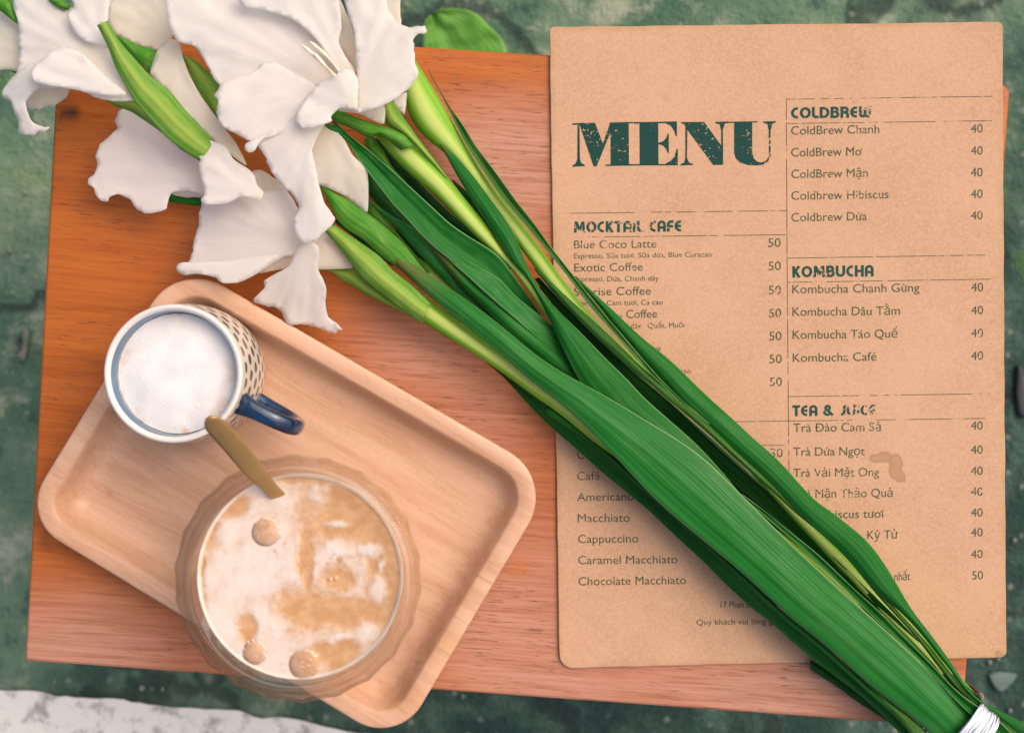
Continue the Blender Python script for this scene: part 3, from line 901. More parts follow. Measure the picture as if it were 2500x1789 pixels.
    G = {
        'C': (0.62, [arc(0.48, 0.5, 0.37, 0.39, 80, 280)]),
        'O': (0.86, [arc(0.43, 0.5, 0.32, 0.39, 0, 360, 24)]),
        'L': (0.55, [[(0.13, 1.0), (0.13, 0.35)], arc(0.36, 0.35, 0.23, 0.24, 180, 270, 8) + [(0.55, 0.11)]]),
        'D': (0.78, [[(0.12, 0.0), (0.12, 1.0)], [(0.1, 0.89), (0.3, 0.89)] + arc(0.3, 0.5, 0.36, 0.39, 90, -90, 14) + [(0.1, 0.11)]]),
        'B': (0.70, [[(0.12, 0.0), (0.12, 1.0)], [(0.1, 0.90), (0.34, 0.90)] + arc(0.34, 0.71, 0.20, 0.19, 90, -90, 10), [(0.1, 0.52), (0.36, 0.52)] + arc(0.36, 0.31, 0.23, 0.21, 90, -90, 10) + [(0.1, 0.10)]]),
        'R': (0.70, [[(0.12, 0.0), (0.12, 1.0)], [(0.1, 0.90), (0.34, 0.90)] + arc(0.34, 0.70, 0.22, 0.20, 90, -90, 10) + [(0.1, 0.50)], [(0.36, 0.5), (0.58, 0.36), (0.58, 0.0)]]),
        'E': (0.62, [arc(0.47, 0.5, 0.36, 0.39, 80, 280), [(0.2, 0.5), (0.55, 0.5)]]),
        'W': (0.95, [[(0.12, 1.0), (0.12, 0.3)] + arc(0.30, 0.30, 0.18, 0.19, 180, 360, 10) + [(0.48, 0.9)], [(0.48, 0.9), (0.48, 0.3)] + arc(0.66, 0.30, 0.18, 0.19, 180, 360, 10) + [(0.84, 1.0)]]),
        'U': (0.78, [[(0.12, 1.0), (0.12, 0.4)] + arc(0.39, 0.4, 0.27, 0.29, 180, 360, 12) + [(0.66, 1.0)]]),
        'J': (0.55, [[(0.42, 1.0), (0.42, 0.35)] + arc(0.18, 0.35, 0.24, 0.24, 0, -100, 8)]),
        'M': (0.98, [[(0.12, 0.0), (0.20, 1.0)], [(0.22, 0.95), (0.49, 0.2)], [(0.49, 0.2), (0.76, 0.95)], [(0.78, 1.0), (0.86, 0.0)]]),
        'K': (0.68, [[(0.12, 0.0), (0.12, 1.0)], [(0.2, 0.5), (0.56, 1.0)], [(0.24, 0.56), (0.58, 0.0)]]),
        'T': (0.66, [[(0.0, 0.89), (0.66, 0.89)], [(0.33, 0.9), (0.33, 0.0)]]),
        'A': (0.72, [[(0.12, 0.0), (0.12, 0.65)] + arc(0.36, 0.65, 0.24, 0.25, 180, 0, 12) + [(0.60, 0.0)], [(0.12, 0.38), (0.60, 0.38)]]),
        'I': (0.26, [[(0.13, 0.0), (0.13, 1.0)]]),
        'F': (0.58, [[(0.12, 0.0), (0.12, 0.66)] + arc(0.38, 0.66, 0.26, 0.24, 180, 90, 8) + [(0.56, 0.90)], [(0.12, 0.48), (0.52, 0.48)]]),
        'H': (0.74, [[(0.12, 0.0), (0.12, 1.0)], [(0.62, 0.0), (0.62, 1.0)], [(0.12, 0.5), (0.62, 0.5)]]),
        '&': (0.85, [arc(0.36, 0.74, 0.18, 0.17, -60, 250, 14), arc(0.34, 0.31, 0.24, 0.21, 60, 350, 16), [(0.25, 0.62), (0.80, 0.05)]]),
        ' ': (0.36, []),
    }
    def ribbon(p, w):
        p = np.array(p, float)
        V, F = [], []
        for i in range(len(p)):
            t = p[min(i + 1, len(p) - 1)] - p[max(i - 1, 0)]
            t = t / (np.linalg.norm(t) + 1e-9)
            nn = np.array([-t[1], t[0]]) * w / 2
            V += [p[i] + nn, p[i] - nn]
        for i in range(len(p) - 1): F.append((2 * i, 2 * i + 1, 2 * i + 3, 2 * i + 2))
        return V, F
    def heading(s, crop, x0, x1, y0, y1, cap):
        W = sum(G[ch][0] + 0.07 for ch in s) - 0.07
        V, F = [], []
        x = 0
        for ch in s:
            for si, stroke in enumerate(G[ch][1]):
                vs, fs = ribbon(stroke, 0.225)
                b = len(V)
                z = MZ + 0.00012 + si * 0.00001
                for q in vs:
                    f = (x + q[0]) / W
                    pt = px(crop, [(x0 + (x1 - x0) * f, y0 + (y1 - y0) * f - q[1] * cap)])[0]
                    V.append(P(pt[0], pt[1], z))
                F += [tuple(b + i for i in g) for g in fs]
            x += G[ch][0] + 0.07
        mesh_obj('heading_lettering', V, F, M['ink_head'], root, smooth=False)
    heading('COLDBREW', 'T2', 118, 858, 341, 330, 104)
    heading('KOMBUCHA', 'T4', 130, 882, 294, 283, 105)
    heading('TEA & JUICE', 'T6', 250, 852, 194, 187, 78)
    heading('MOCKTAIL CAFE', 'T3', 230, 1088, 222, 212, 88)
    # the big title
    polys = [
        [(262, 818), (383, 812), (443, 970), (500, 812), (508, 870), (395, 1145), (372, 1145)], [(500, 812), (640, 811), (643, 1135), (503, 1138)],
        [(250, 830), (265, 830), (268, 1090), (280, 1120), (305, 1132), (305, 1143), (210, 1148), (210, 1138), (235, 1125), (248, 1090)],
        [(210, 818), (300, 812), (300, 824), (210, 830)], [(465, 1131), (692, 1127), (692, 1138), (465, 1142)], [(495, 811), (676, 806), (676, 816), (495, 822)],
        [(722, 808), (865, 806), (868, 1135), (724, 1137)], [(680, 808), (1008, 802), (1008, 814), (680, 820)], [(692, 1128), (1015, 1126), (1015, 1137), (692, 1138)],
        [(925, 806), (1008, 804), (1008, 915), (1000, 915), (985, 870), (960, 835), (925, 818)],
        [(866, 965), (900, 955), (925, 930), (938, 895), (946, 895), (946, 1043), (938, 1043), (925, 1010), (900, 985), (866, 976)],
        [(925, 1131), (1015, 1130), (1015, 1010), (1007, 1010), (990, 1065), (965, 1100), (925, 1120)],
        [(1055, 808), (1215, 806), (1345, 985), (1360, 1005), (1360, 1132), (1285, 1135), (1090, 870)],
        [(1072, 840), (1088, 850), (1085, 1080), (1100, 1115), (1130, 1125), (1130, 1135), (1035, 1138), (1035, 1128), (1062, 1115), (1072, 1080)],
        [(1345, 870), (1358, 870), (1360, 1010), (1345, 990)], [(1300, 806), (1400, 803), (1400, 813), (1372, 822), (1358, 872), (1345, 872), (1335, 825), (1300, 816)],
        [(1035, 808), (1100, 806), (1100, 817), (1050, 822)],
        [(1445, 805), (1582, 804), (1583, 1040), (1595, 1085), (1620, 1108), (1650, 1115), (1690, 1100), (1708, 1070), (1710, 1010), (1722, 1010), (1724, 1060), (1705, 1105), (1670, 1130), (1620, 1138), (1550, 1135), (1490, 1115), (1455, 1080), (1445, 1040)],
        [(1400, 805), (1622, 801), (1622, 810), (1400, 814)], [(1708, 870), (1722, 870), (1722, 1012), (1709, 1012)],
        [(1665, 803), (1762, 800), (1762, 810), (1738, 818), (1722, 872), (1708, 872), (1698, 822), (1665, 812)],
    ]
    V, F = [], []
    for i, pl in enumerate(polys):
        z = MZ + 0.00012 + (i % 6) * 0.00001
        b = len(V)
        V += [P(*q, z) for q in px('T1', pl)]
        for t in tessellate_polygon([[Vector((x, y, 0)) for x, y in pl]]): F.append(tuple(b + k for k in t))
    mesh_obj('title_lettering', V, F, M['ink_title'], root, smooth=False)
build_menu()

# ------------------------------------------------------------------ the tray
def build_tray():
    q = [P(x * 1.1018, y * 1.1018, 0.024) for x, y in ((392.8, 573.8), (41, 1148), (879.7, 1656.4), (1233.5, 1059.8))]
    c = sum(q, Vector()) / 4
    root = thing('wooden_tray', 'pale beech wood tray with rounded corners holding the mug and the glass', 'tray', (c.x, c.y, 0))
    prof = [(0.014, 0.0004), (0.007, 0.0025), (0.002, 0.012), (0.0004, 0.0225), (0.0012, 0.0237), (0.0025, 0.0240), (0.0106, 0.0240), (0.0117, 0.0233), (0.0130, 0.0212),
            (0.0152, 0.0150), (0.0178, 0.0098), (0.0215, 0.0064), (0.0265, 0.0047), (0.0320, 0.0041), (0.036, 0.0040)]
    V, F = [], []
    n = None
    for ins, z in prof:
        quad = [(p.x, p.y) for p in q]
        cc = np.array([c.x, c.y])
        # inset each side
        pts = np.array(quad)
        res = []
        m = len(pts)
        lines = []
        for i in range(m):
            a, b = pts[i], pts[(i + 1) % m]
            d = (b - a) / np.linalg.norm(b - a)
            nn = np.array([-d[1], d[0]])
            if (cc - a) @ nn < 0: nn = -nn
            lines.append((a + nn * ins, d))
        for i in range(m):
            (a, d), (b, e) = lines[i - 1], lines[i]
            t = np.linalg.solve(np.array([d, -e]).T, b - a)
            res.append(a + d * t[0])
        o = round_corners(res, [max(0.008, r_ - ins) for r_ in (0.034, 0.029, 0.031, 0.034)], 14)
        # the straight runs need points of their own
        full = []
        k = 15
        for i in range(4):
            full += o[i * k:(i + 1) * k]
            a, b = np.array(o[(i + 1) * k - 1]), np.array(o[((i + 1) * k) % len(o)])
            for j in range(1, 12): full.append(tuple(a + (b - a) * j / 12))
        n = len(full)
        V += [(x, y, z) for x, y in full]
    for k in range(len(prof) - 1):
        for i in range(n):
            j = (i + 1) % n
            F.append((k * n + i, k * n + j, (k + 1) * n + j, (k + 1) * n + i))
    F.append(tuple(reversed(range(n)))); F.append(tuple(range((len(prof) - 1) * n, len(prof) * n)))
    o = mesh_obj('tray_body', V, F, M['tray'], root, flat={len(F) - 1, len(F) - 2})
build_tray()

# ------------------------------------------------------------------ the mug
def build_mug():
    zr = 0.089
    rc = P(422, 912, zr)
    root = thing('coffee_mug', 'white stoneware mug with grey oval dots and a blue handle, full of froth', 'mug', (rc.x, rc.y, 0.0085))
    def put(prof, n, name, mat, par=root):
        V, F, uv = lathe(prof, n)
        return mesh_obj(name, [(x + rc.x, y + rc.y, z) for x, y, z in V], F, mat, par, uv=uv)
    z0 = 0.0085
    outer = [(0.0, z0), (0.032, z0), (0.0385, z0 + 0.003), (0.0402, z0 + 0.008)] + [(0.0402 + 0.0030 * math.sin(i / 12 * math.pi) ** 0.8 * (1.0 - 0.35 * i / 12), z0 + 0.008 + (zr - 0.004 - z0 - 0.008) * i / 12) for i in range(1, 13)]
    # uv by height for the dots
    V, F, _ = lathe(outer[1:], 96)
    uv = []
    for x, y, z in V:
        a = math.atan2(y, x) / (2 * math.pi) % 1.0
        uv.append((a, (z - z0) / (zr - z0)))
    body = mesh_obj('mug_body', [(x + rc.x, y + rc.y, z) for x, y, z in V], F, M['mug'], root, uv=uv)
    # the seam face gets its own uv
    l = body.data.uv_layers[0]
    for p in body.data.polygons:
        us = [l.data[i].uv[0] for i in p.loop_indices]
        if max(us) - min(us) > 0.5:
            for i in p.loop_indices:
                if l.data[i].uv[0] < 0.5: l.data[i].uv = (l.data[i].uv[0] + 1.0, l.data[i].uv[1])
    r0 = 0.0402
    lip = [(r0, zr - 0.0039), (0.0408, zr - 0.0015), (0.0403, zr - 0.0003), (0.0390, zr + 0.0002), (0.0378, zr - 0.0006), (0.0370, zr - 0.0022)]
    put(lip, 96, 'rim', M['mug_in'])
    put([(0.0370, zr - 0.0022), (0.0365, zr - 0.0045), (0.0361, zr - 0.0115)], 96, 'glaze_band', M['mug_band'])
    put([(0.0361, zr - 0.0115), (0.0358, zr - 0.03), (0.034, 0.02), (0.028, 0.0135), (0.0, 0.013)], 96, 'inner_wall', M['mug_in'])
    # handle: a flattened strap that leaves the wall near the rim, reaches out and drops back
    ang = math.atan2(-(1066 - 912), 737 - 421)
    d = Vector((math.cos(ang), math.sin(ang), 0)); sd = Vector((-math.sin(ang), math.cos(ang), 0))
    pts = [(0.0385, 0.073), (0.046, 0.0755), (0.055, 0.0755), (0.064, 0.074), (0.0710, 0.069), (0.0745, 0.060), (0.074, 0.049), (0.069, 0.039), (0.060, 0.031), (0.048, 0.0265), (0.038, 0.026)]
    cu = catmull(pts, 60)
    V, F = [], []
    m = 16
    for i in range(60):
        t = cu[min(i + 1, 59)] - cu[max(i - 1, 0)]; t /= np.linalg.norm(t)
        nn = np.array([-t[1], t[0]])
        wide = 0.0052 + 0.0022 * math.exp(-(i / 5.0) ** 2) + 0.001 * math.exp(-((59 - i) / 5.0) ** 2)
        for j in range(m):
            a = 2 * math.pi * j / m
            pw = lambda v: math.copysign(abs(v) ** 0.8, v)
            off = nn * pw(math.sin(a)) * 0.0042
            p = rc * 1.0; p.z = 0
            V.append(p + d * (cu[i][0] + off[0]) + sd * (pw(math.cos(a)) * wide) + Vector((0, 0, cu[i][1] + off[1])))
    for i in range(59):
        for j in range(m):
            k = (j + 1) % m
            F.append((i * m + j, i * m + k, (i + 1) * m + k, (i + 1) * m + j))
    F.append(tuple(range(m))); F.append(tuple(59 * m + j for j in reversed(range(m))))
    mesh_obj('handle', V, F, M['mug_handle'], root)
    # froth
    fz = zr - 0.0125
    n, k = 96, 26
    V, F, rim = [(rc.x, rc.y, fz + 0.003)], [], [0]
    for i in range(1, k + 1):
        f = i / k
        for j in range(n):
            a = 2 * math.pi * j / n
            rr = 0.0357 * f
            if i >= k - 1: rr *= 1 + 0.006 * mnoise.noise(Vector((math.cos(a) * 9, math.sin(a) * 9, 1)))
            x, y = rr * math.cos(a), rr * math.sin(a)
            z = fz + 0.003 * (1 - f ** 3) + 0.0012 * mnoise.noise(Vector((x * 60, y * 60, 4)))
            V.append((rc.x + x, rc.y + y, z)); rim.append(max(0, (f - 0.72) / 0.28))
    for j in range(n): F.append((0, 1 + j, 1 + (j + 1) % n))
    for i in range(k - 1):
        for j in range(n):
            a, b = 1 + i * n + j, 1 + i * n + (j + 1) % n
            F.append((a, a + n, b + n, b))
    t = thing('milk_froth', 'white speckled milk froth filling the dotted mug to its blue band', 'froth', (rc.x, rc.y, fz))
    mesh_obj('froth_surface', V, F, M['foam'], t, attr={'rim': rim})
build_mug()

# ------------------------------------------------------------------ the glass and its drink
GR = P(722, 1417, 0.122)
def build_glass():
    zb = 0.0082
    root = thing('drinking_glass', 'wide thick faceted glass of iced milk coffee standing on the tray', 'glass', (GR.x, GR.y, zb))
    N = 22
    def fac(a, i):
        seg = 2 * math.pi / N
        t = (a + 0.1) % seg - seg / 2
        poly = math.cos(seg / 2) / math.cos(t)
        return 1 + (poly * 1.006 - 1) * amt[i] * 1.9
    outer = [(0.040, zb), (0.046, zb + 0.001), (0.050, zb + 0.008), (0.056, zb + 0.035), (0.0625, zb + 0.070), (0.0672, zb + 0.092), (0.0695, zb + 0.102), (0.0698, zb + 0.106), (0.0688, zb + 0.109)]
    lip = [(0.0668, zb + 0.1108), (0.0656, zb + 0.1122), (0.0648, zb + 0.1114), (0.0638, zb + 0.1128), (0.0624, zb + 0.1138), (0.0608, zb + 0.1142), (0.0594, zb + 0.1136), (0.0588, zb + 0.1115)]
    inner = [(0.0585, zb + 0.104), (0.0575, zb + 0.085), (0.053, zb + 0.055), (0.046, zb + 0.025), (0.036, zb + 0.013), (0.0, zb + 0.012)]
    prof = outer + lip + inner
    amt = [0.3] + [1.0] * 8 + [0.9, 0.7, 0.4, 0.2, 0.1, 0, 0, 0] + [0] * len(inner)
    V, F, uv = lathe([(max(r, 1e-5), z) for r, z in prof], N * 8, fac)
    n = N * 8
    F.append(tuple(reversed(range(n))))
    mesh_obj('glass_wall', [(x + GR.x, y + GR.y, z) for x, y, z in V], F, M['glass'], root)
    # drink
    zl = zb + 0.0985
    d = thing('iced_coffee', 'tan iced milk coffee with drifting white foam and bubbles filling the wide glass', 'drink', (GR.x, GR.y, zb + 0.014))
    def r6(x, y):
        k = (H - zl) / H / PXM
        sx, sy = x / k + 1250, -y / k + 894.5
        return ((sx - 380) * 2.197, (sy - 1050) * 2.197)
    amber = [(1090, 430, 270, 190), (1270, 800, 120, 400), (805, 690, 38, 180), (900, 500, 50, 70), (985, 800, 85, 60), (850, 970, 170, 110), (1060, 970, 200, 75), (975, 1200, 120, 75),
             (495, 1060, 32, 75), (800, 245, 190, 30), (235, 760, 22, 330), (290, 480, 40, 150), (1000, 560, 120, 50), (1190, 700, 60, 60), (420, 400, 70, 50)]
    white = [(970, 505, 62, 26), (990, 640, 130, 60), (1130, 640, 70, 42), (1195, 850, 50, 85), (1130, 1085, 90, 60), (860, 335, 60, 60), (1215, 730, 22, 40), (1020, 1110, 120, 30), (640, 600, 130, 260), (640, 1030, 90, 70)]
    bubs = [(592, 545, 78), (532, 1190, 66), (797, 1253, 82), (990, 690, 20), (690, 605, 10), (640, 645, 12), (360, 1160, 15), (405, 1205, 11), (333, 1137, 9), (470, 1245, 9), (515, 1280, 11), (955, 665, 11), (925, 712, 9),
            (660, 1335, 12), (733, 1345, 10), (808, 1345, 9), (925, 1330, 12), (555, 830, 6), (697, 815, 6), (612, 930, 6), (430, 1030, 7), (940, 685, 8), (655, 662, 7), (935, 800, 10), (965, 795, 9)]
    def bubble_glint(X, Y):
        for cx, cy, r_ in bubs[:3]:                  # glints painted as white specks and arcs in the three big bubbles
            u, w = (X - cx) / r_, (Y - cy) / r_
            k = mnoise.noise(Vector((X * 0.06, Y * 0.06, 4)))
            if u * u + w * w < 0.60 and k > 0.52: return True
            if 0.80 < u * u + w * w + 0.1 * k < 0.93 and w < 0.3: return True
        return False
    def foam_at(x, y):
        X, Y = r6(x, y)
        wx = 22 * mnoise.noise(Vector((X * 0.012, Y * 0.012, 1))) + 9 * mnoise.noise(Vector((X * 0.04, Y * 0.04, 5)))
        wy = 22 * mnoise.noise(Vector((X * 0.012, Y * 0.012, 11))) + 9 * mnoise.noise(Vector((X * 0.04, Y * 0.04, 15)))
        x2, y2 = X + wx, Y + wy
        f = 1.0
        a = 0
        for cx, cy, rx, ry in amber:
            q = ((x2 - cx) / rx) ** 2 + ((y2 - cy) / ry) ** 2
            a = max(a, 1.12 / (1 + q ** 1.5))
        w = 0
        for cx, cy, rx, ry in white:
            q = ((x2 - cx) / rx) ** 2 + ((y2 - cy) / ry) ** 2
            w = max(w, 1.0 / (1 + q ** 1.5))
        f = 1 - min(1, a)
        f = max(f, min(1, w) * 0.95)
        hole = 0
        for cx, cy, r_ in bubs:
            q = ((X - cx) / r_) ** 2 + ((Y - cy) / r_) ** 2
            hole = max(hole, 1.0 / (1 + q ** 10))
        thin = -0.16 + 0.26 * mnoise.noise(Vector((X * 0.008, Y * 0.008, 8))) + 0.12 * mnoise.noise(Vector((X * 0.03, Y * 0.03, 2)))
        if bubble_glint(X, Y): thin += 0.9
        return max(0, min(1, (f + thin) * (1 - hole * 0.40) + (0.5 if hole > 0.5 and bubble_glint(X, Y) else 0))), hole
    n, k = 200, 90
    rmax = 0.0587
    V, F, fo = [], [], []
    f0, _ = foam_at(GR.x, GR.y)
    V.append((GR.x, GR.y, zl)); fo.append(f0)
    for i in range(1, k + 1):
        for j in range(n):
            a = 2 * math.pi * j / n
            rr = rmax * i / k
            x, y = GR.x + rr * math.cos(a), GR.y + rr * math.sin(a)
            f, hl = foam_at(x, y)
            if i / k > 0.955: f = max(f, min(1, (i / k - 0.955) / 0.02) * (0.75 + 0.3 * mnoise.noise(Vector((j * 0.12, 3, 2)))))
            edge = max(0, (i / k - 0.965) / 0.035)
            V.append((x, y, zl + 0.0010 * max(f, hl * 0.8) + 0.001 * edge ** 2)); fo.append(f)
    for j in range(n): F.append((0, 1 + j, 1 + (j + 1) % n))
    for i in range(k - 1):
        for j in range(n):
            a, b = 1 + i * n + j, 1 + i * n + (j + 1) % n
            F.append((a, a + n, b + n, b))
    side = [(0.0580, zb + 0.085), (0.0535, zb + 0.055), (0.0465, zb + 0.0245), (0.0365, zb + 0.0125), (0.030, zb + 0.0115)]
    ring = 1 + (k - 1) * n
    for r_, z in side:
        st = len(V)
        for j in range(n):
            a = 2 * math.pi * j / n
            V.append((GR.x + r_ * math.cos(a), GR.y + r_ * math.sin(a), z)); fo.append(0.25 + 0.2 * mnoise.noise(Vector((j * 0.1, z * 60, 3))))
        for j in range(n):
            j2 = (j + 1) % n
            F.append((ring + j, st + j, st + j2, ring + j2))
        ring = st
    F.append(tuple(ring + j for j in reversed(range(n))))
    mesh_obj('liquid', V, F, M['drink'], d, attr={'foam': fo})
    for cx, cy, r_ in bubs:
        sx, sy = px('R6', [(cx, cy)])[0]
        c = P(sx, sy, zl)
        rr = r_ / 2.197 * (H - zl) / H / PXM
        prof = [(rr * math.cos(t), zl + 0.0004 + rr * 0.22 * math.sin(t)) for t in np.linspace(0, math.pi / 2 * 0.98, 9)]
        V, F, _ = lathe(prof, 28 if r_ > 30 else 14)
        nn = 28 if r_ > 30 else 14
        F.append(tuple(range((len(prof) - 1) * nn, len(prof) * nn)))
        mesh_obj('bubble', [(x + c.x, y + c.y, z) for x, y, z in V], F, M['bubble'], d)
    return zl
ZL = build_glass()

def build_spoon():
    L = path(('R5', [(1300, 1105), (1330, 1165), (1450, 1300), (1560, 1430), (1660, 1535), (1752, 1615)]), ('S', [(690, 1250), (705, 1290), (716, 1322), (740, 1352), (770, 1372)]))
    Rr = path(('R5', [(1432, 1066), (1475, 1110), (1560, 1205), (1660, 1320), (1750, 1440), (1852, 1578)]), ('S', [(722, 1232), (745, 1262), (772, 1290), (792, 1325), (790, 1360)]))
    root = thing('brass_spoon', 'dull brass spoon standing in the glass, its flat handle reaching over the mug rim', 'spoon', tuple(P(690, 1240, 0.03)))
    n, m = 60, 9
    l, r = catmull(L, n), catmull(Rr, n)
    zs = np.interp(np.linspace(0, 1, n), [0, 0.55, 0.62, 1], [0.158, ZL + 0.004, ZL - 0.01, 0.026])
    V, F = [], []
    for i in range(n):
        c = (l[i] + r[i]) / 2
        rd = 1.0
        if i < 5: rd = [0.45, 0.72, 0.87, 0.96, 0.99][i]
        for j in range(m):
            f = j / (m - 1)
            q = c + (l[i] - c) * rd * (1 - 2 * f)
            V.append(P(q[0], q[1], zs[i] + 0.0010 * (4 * f * (1 - f))))
    for i in range(n - 1):
        for j in range(m - 1):
            F.append((i * m + j, (i + 1) * m + j, (i + 1) * m + j + 1, i * m + j + 1))
    mesh_obj('spoon_handle', V, F, M['spoon'], root, solid=0.0014)
build_spoon()

# ------------------------------------------------------------------ the gladioli
GRP = 'white gladioli tied into one bundle'
def glad(label, base):
    return thing('gladiolus', label, 'flower', base, GRP)

END = {'ra': [('S', [(2420, 1760), (2560, 1880)])], }
foot = P(2310, 1800, 0.02)
g1 = glad('gladiolus nearest the tray, its white flower hanging over the tray edge', tuple(foot))
g2 = glad('gladiolus reaching past the stool knot, its white flower at the top left corner', tuple(foot + Vector((-0.012, 0.006, 0))))
g3 = glad('gladiolus with the largest open flower, throat and stamens showing, beside the green street leaf', tuple(foot + Vector((0.004, 0.010, 0))))
g4 = glad('gladiolus closest to the menu title, mostly stalk and long leaves with its bloom hidden', tuple(foot + Vector((0.016, 0.012, 0))))

# ---- leaves and stalks of the bundle (tip ... tie ... cut end)
# broad top leaf
leaf('leaf', path(('K1', [(160, 985), (300, 1090)]), ('K6', [(430, 130), (580, 250), (720, 400), (900, 570), (1100, 730), (1300, 900)]),
                  ('K2', [(100, 1005), (270, 1130), (430, 1290), (700, 1500), (870, 1624)]), ('K3', [(100, 870), (220, 980), (400, 1190), (560, 1350), (800, 1560)]),
                  ('K4', [(0, 495), (160, 640), (380, 840), (500, 960), (700, 1100), (850, 1230), (1000, 1370)]), ('K5', [(0, 1090), (200, 1235), (420, 1390), (620, 1560), (780, 1720)]), ('S', [(2380, 1900)])),
     path(('K1', [(165, 982), (340, 1090), (480, 1190)]), ('K6', [(660, 245), (900, 380), (1000, 465), (1200, 590), (1380, 725)]),
          ('K2', [(150, 790), (350, 960), (560, 1140), (750, 1270), (950, 1380), (1200, 1510)]), ('K3', [(0, 370), (250, 510), (500, 660), (750, 810), (950, 950), (1120, 1105), (1270, 1265), (1440, 1432)]),
          ('K4', [(300, 110), (450, 262), (700, 490), (880, 660), (1100, 850), (1330, 1060), (1450, 1170)]), ('K5', [(500, 600), (750, 870), (1070, 1240), (1300, 1440)]), ('S', [(2480, 1850)])),
     [0.024, 0.030, 0.036, 0.038, 0.040, 0.041, 0.042, 0.041, 0.040, 0.037, 0.032], g1, 'leaf_pale', 'arch', 0.0035, dry=0.16, n=110)
# dark blade under it, lower side
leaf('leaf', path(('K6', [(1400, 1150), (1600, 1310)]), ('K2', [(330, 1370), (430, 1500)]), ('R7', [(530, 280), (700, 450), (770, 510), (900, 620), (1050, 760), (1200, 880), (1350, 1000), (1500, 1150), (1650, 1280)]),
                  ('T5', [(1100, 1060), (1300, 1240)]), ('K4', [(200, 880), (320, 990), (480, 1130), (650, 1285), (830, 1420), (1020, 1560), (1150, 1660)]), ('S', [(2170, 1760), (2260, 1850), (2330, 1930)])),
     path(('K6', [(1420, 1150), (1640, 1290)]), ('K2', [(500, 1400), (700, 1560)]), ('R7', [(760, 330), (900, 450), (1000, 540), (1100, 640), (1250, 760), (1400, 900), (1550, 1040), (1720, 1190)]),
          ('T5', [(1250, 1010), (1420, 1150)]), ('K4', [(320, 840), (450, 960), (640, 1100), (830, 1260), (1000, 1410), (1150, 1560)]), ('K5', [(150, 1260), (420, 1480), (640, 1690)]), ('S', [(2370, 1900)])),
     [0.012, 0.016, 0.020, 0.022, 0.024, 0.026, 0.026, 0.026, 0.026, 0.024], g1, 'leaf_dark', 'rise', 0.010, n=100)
leaf('leaf', path(('K2', [(640, 1624), (700, 1700)]), ('K3', [(0, 840), (150, 1000), (300, 1130), (520, 1330), (760, 1540)]), ('K4', [(0, 560), (200, 760), (420, 960), (620, 1120), (900, 1360), (1150, 1590)]), ('S', [(2200, 1760), (2330, 1900)])),
     path(('K2', [(700, 1600), (800, 1680)]), ('K3', [(60, 880), (220, 1000), (420, 1210), (640, 1420), (860, 1610)]), ('K4', [(60, 560), (240, 740), (460, 930), (720, 1130), (1000, 1390), (1220, 1600)]), ('S', [(2240, 1770), (2370, 1900)])),
     [0.020, 0.027, 0.029, 0.030, 0.032, 0.032, 0.030], g1, 'leaf', 'arch', 0.002, n=80)
# cut leaf poking out under the bundle
leaf('leaf', path(('K4', [(645, 1380), (720, 1432), (850, 1512), (960, 1590)]), ('S', [(2090, 1710), (2180, 1770), (2300, 1900)])),
     path(('K4', [(645, 1300), (760, 1370), (900, 1460), (1040, 1560)]), ('S', [(2120, 1700), (2210, 1760), (2330, 1890)])),
     [0.008, 0.010, 0.012, 0.013, 0.014], g1, 'leaf_dark', 'arch', 0.002)
# yellow-green strip near the tie
leaf('leaf', path(('K4', [(1000, 1380), (1130, 1500)]), ('K5', [(20, 1190), (200, 1390), (430, 1640)]), ('S', [(2270, 1850), (2330, 1930)])),
     path(('K4', [(1040, 1380), (1180, 1510)]), ('K5', [(150, 1210), (420, 1420), (640, 1620)]), ('S', [(2310, 1840), (2370, 1920)])),
     [0.031, 0.033, 0.033, 0.031], g1, 'leaf_olive', 'arch', 0.002)
# stalk of g1
leaf('stem', path(('K6', [(640, 640), (830, 800), (1000, 912), (1200, 1040), (1400, 1160), (1600, 1290)]), ('K2', [(400, 1390), (550, 1510), (750, 1630)]), ('K3', [(60, 880), (200, 960), (330, 1070)]), ('S', [(1700, 1270), (2000, 1500), (2310, 1800), (2400, 1880)])),
     path(('K6', [(640, 400), (850, 550), (960, 660), (1150, 790), (1350, 930), (1550, 1090)]), ('K2', [(420, 1200), (600, 1350), (800, 1500)]), ('K3', [(60, 760), (220, 900), (380, 1040)]), ('S', [(1730, 1240), (2030, 1470), (2340, 1780), (2430, 1870)])),
     [0.020, 0.024, 0.026, 0.027, 0.026, 0.024, 0.024, 0.024], g1, 'stalk', 'tube', 0.009, n=100)
leaf('bract', path(('K6', [(45, 50), (100, 112), (200, 232), (300, 362), (420, 500), (600, 640), (760, 770), (900, 850)])),
     path(('K6', [(130, -5), (220, 60), (340, 140), (470, 230), (560, 300), (630, 390), (800, 520), (980, 690)])),
     [0.034, 0.036, 0.037, 0.036, 0.034, 0.033], g1, 'bract', 'arch', 0.0045, n=50)
leaf('bract', path(('K6', [(-20, 392), (90, 398), (200, 482), (420, 612), (600, 702), (780, 792), (900, 860)])),
     path(('K6', [(0, 388), (160, 385), (300, 380), (420, 500), (600, 640), (780, 770), (920, 850)])),
     [0.020, 0.022, 0.024, 0.024, 0.023], g1, 'bract', 'arch', 0.004, n=40)

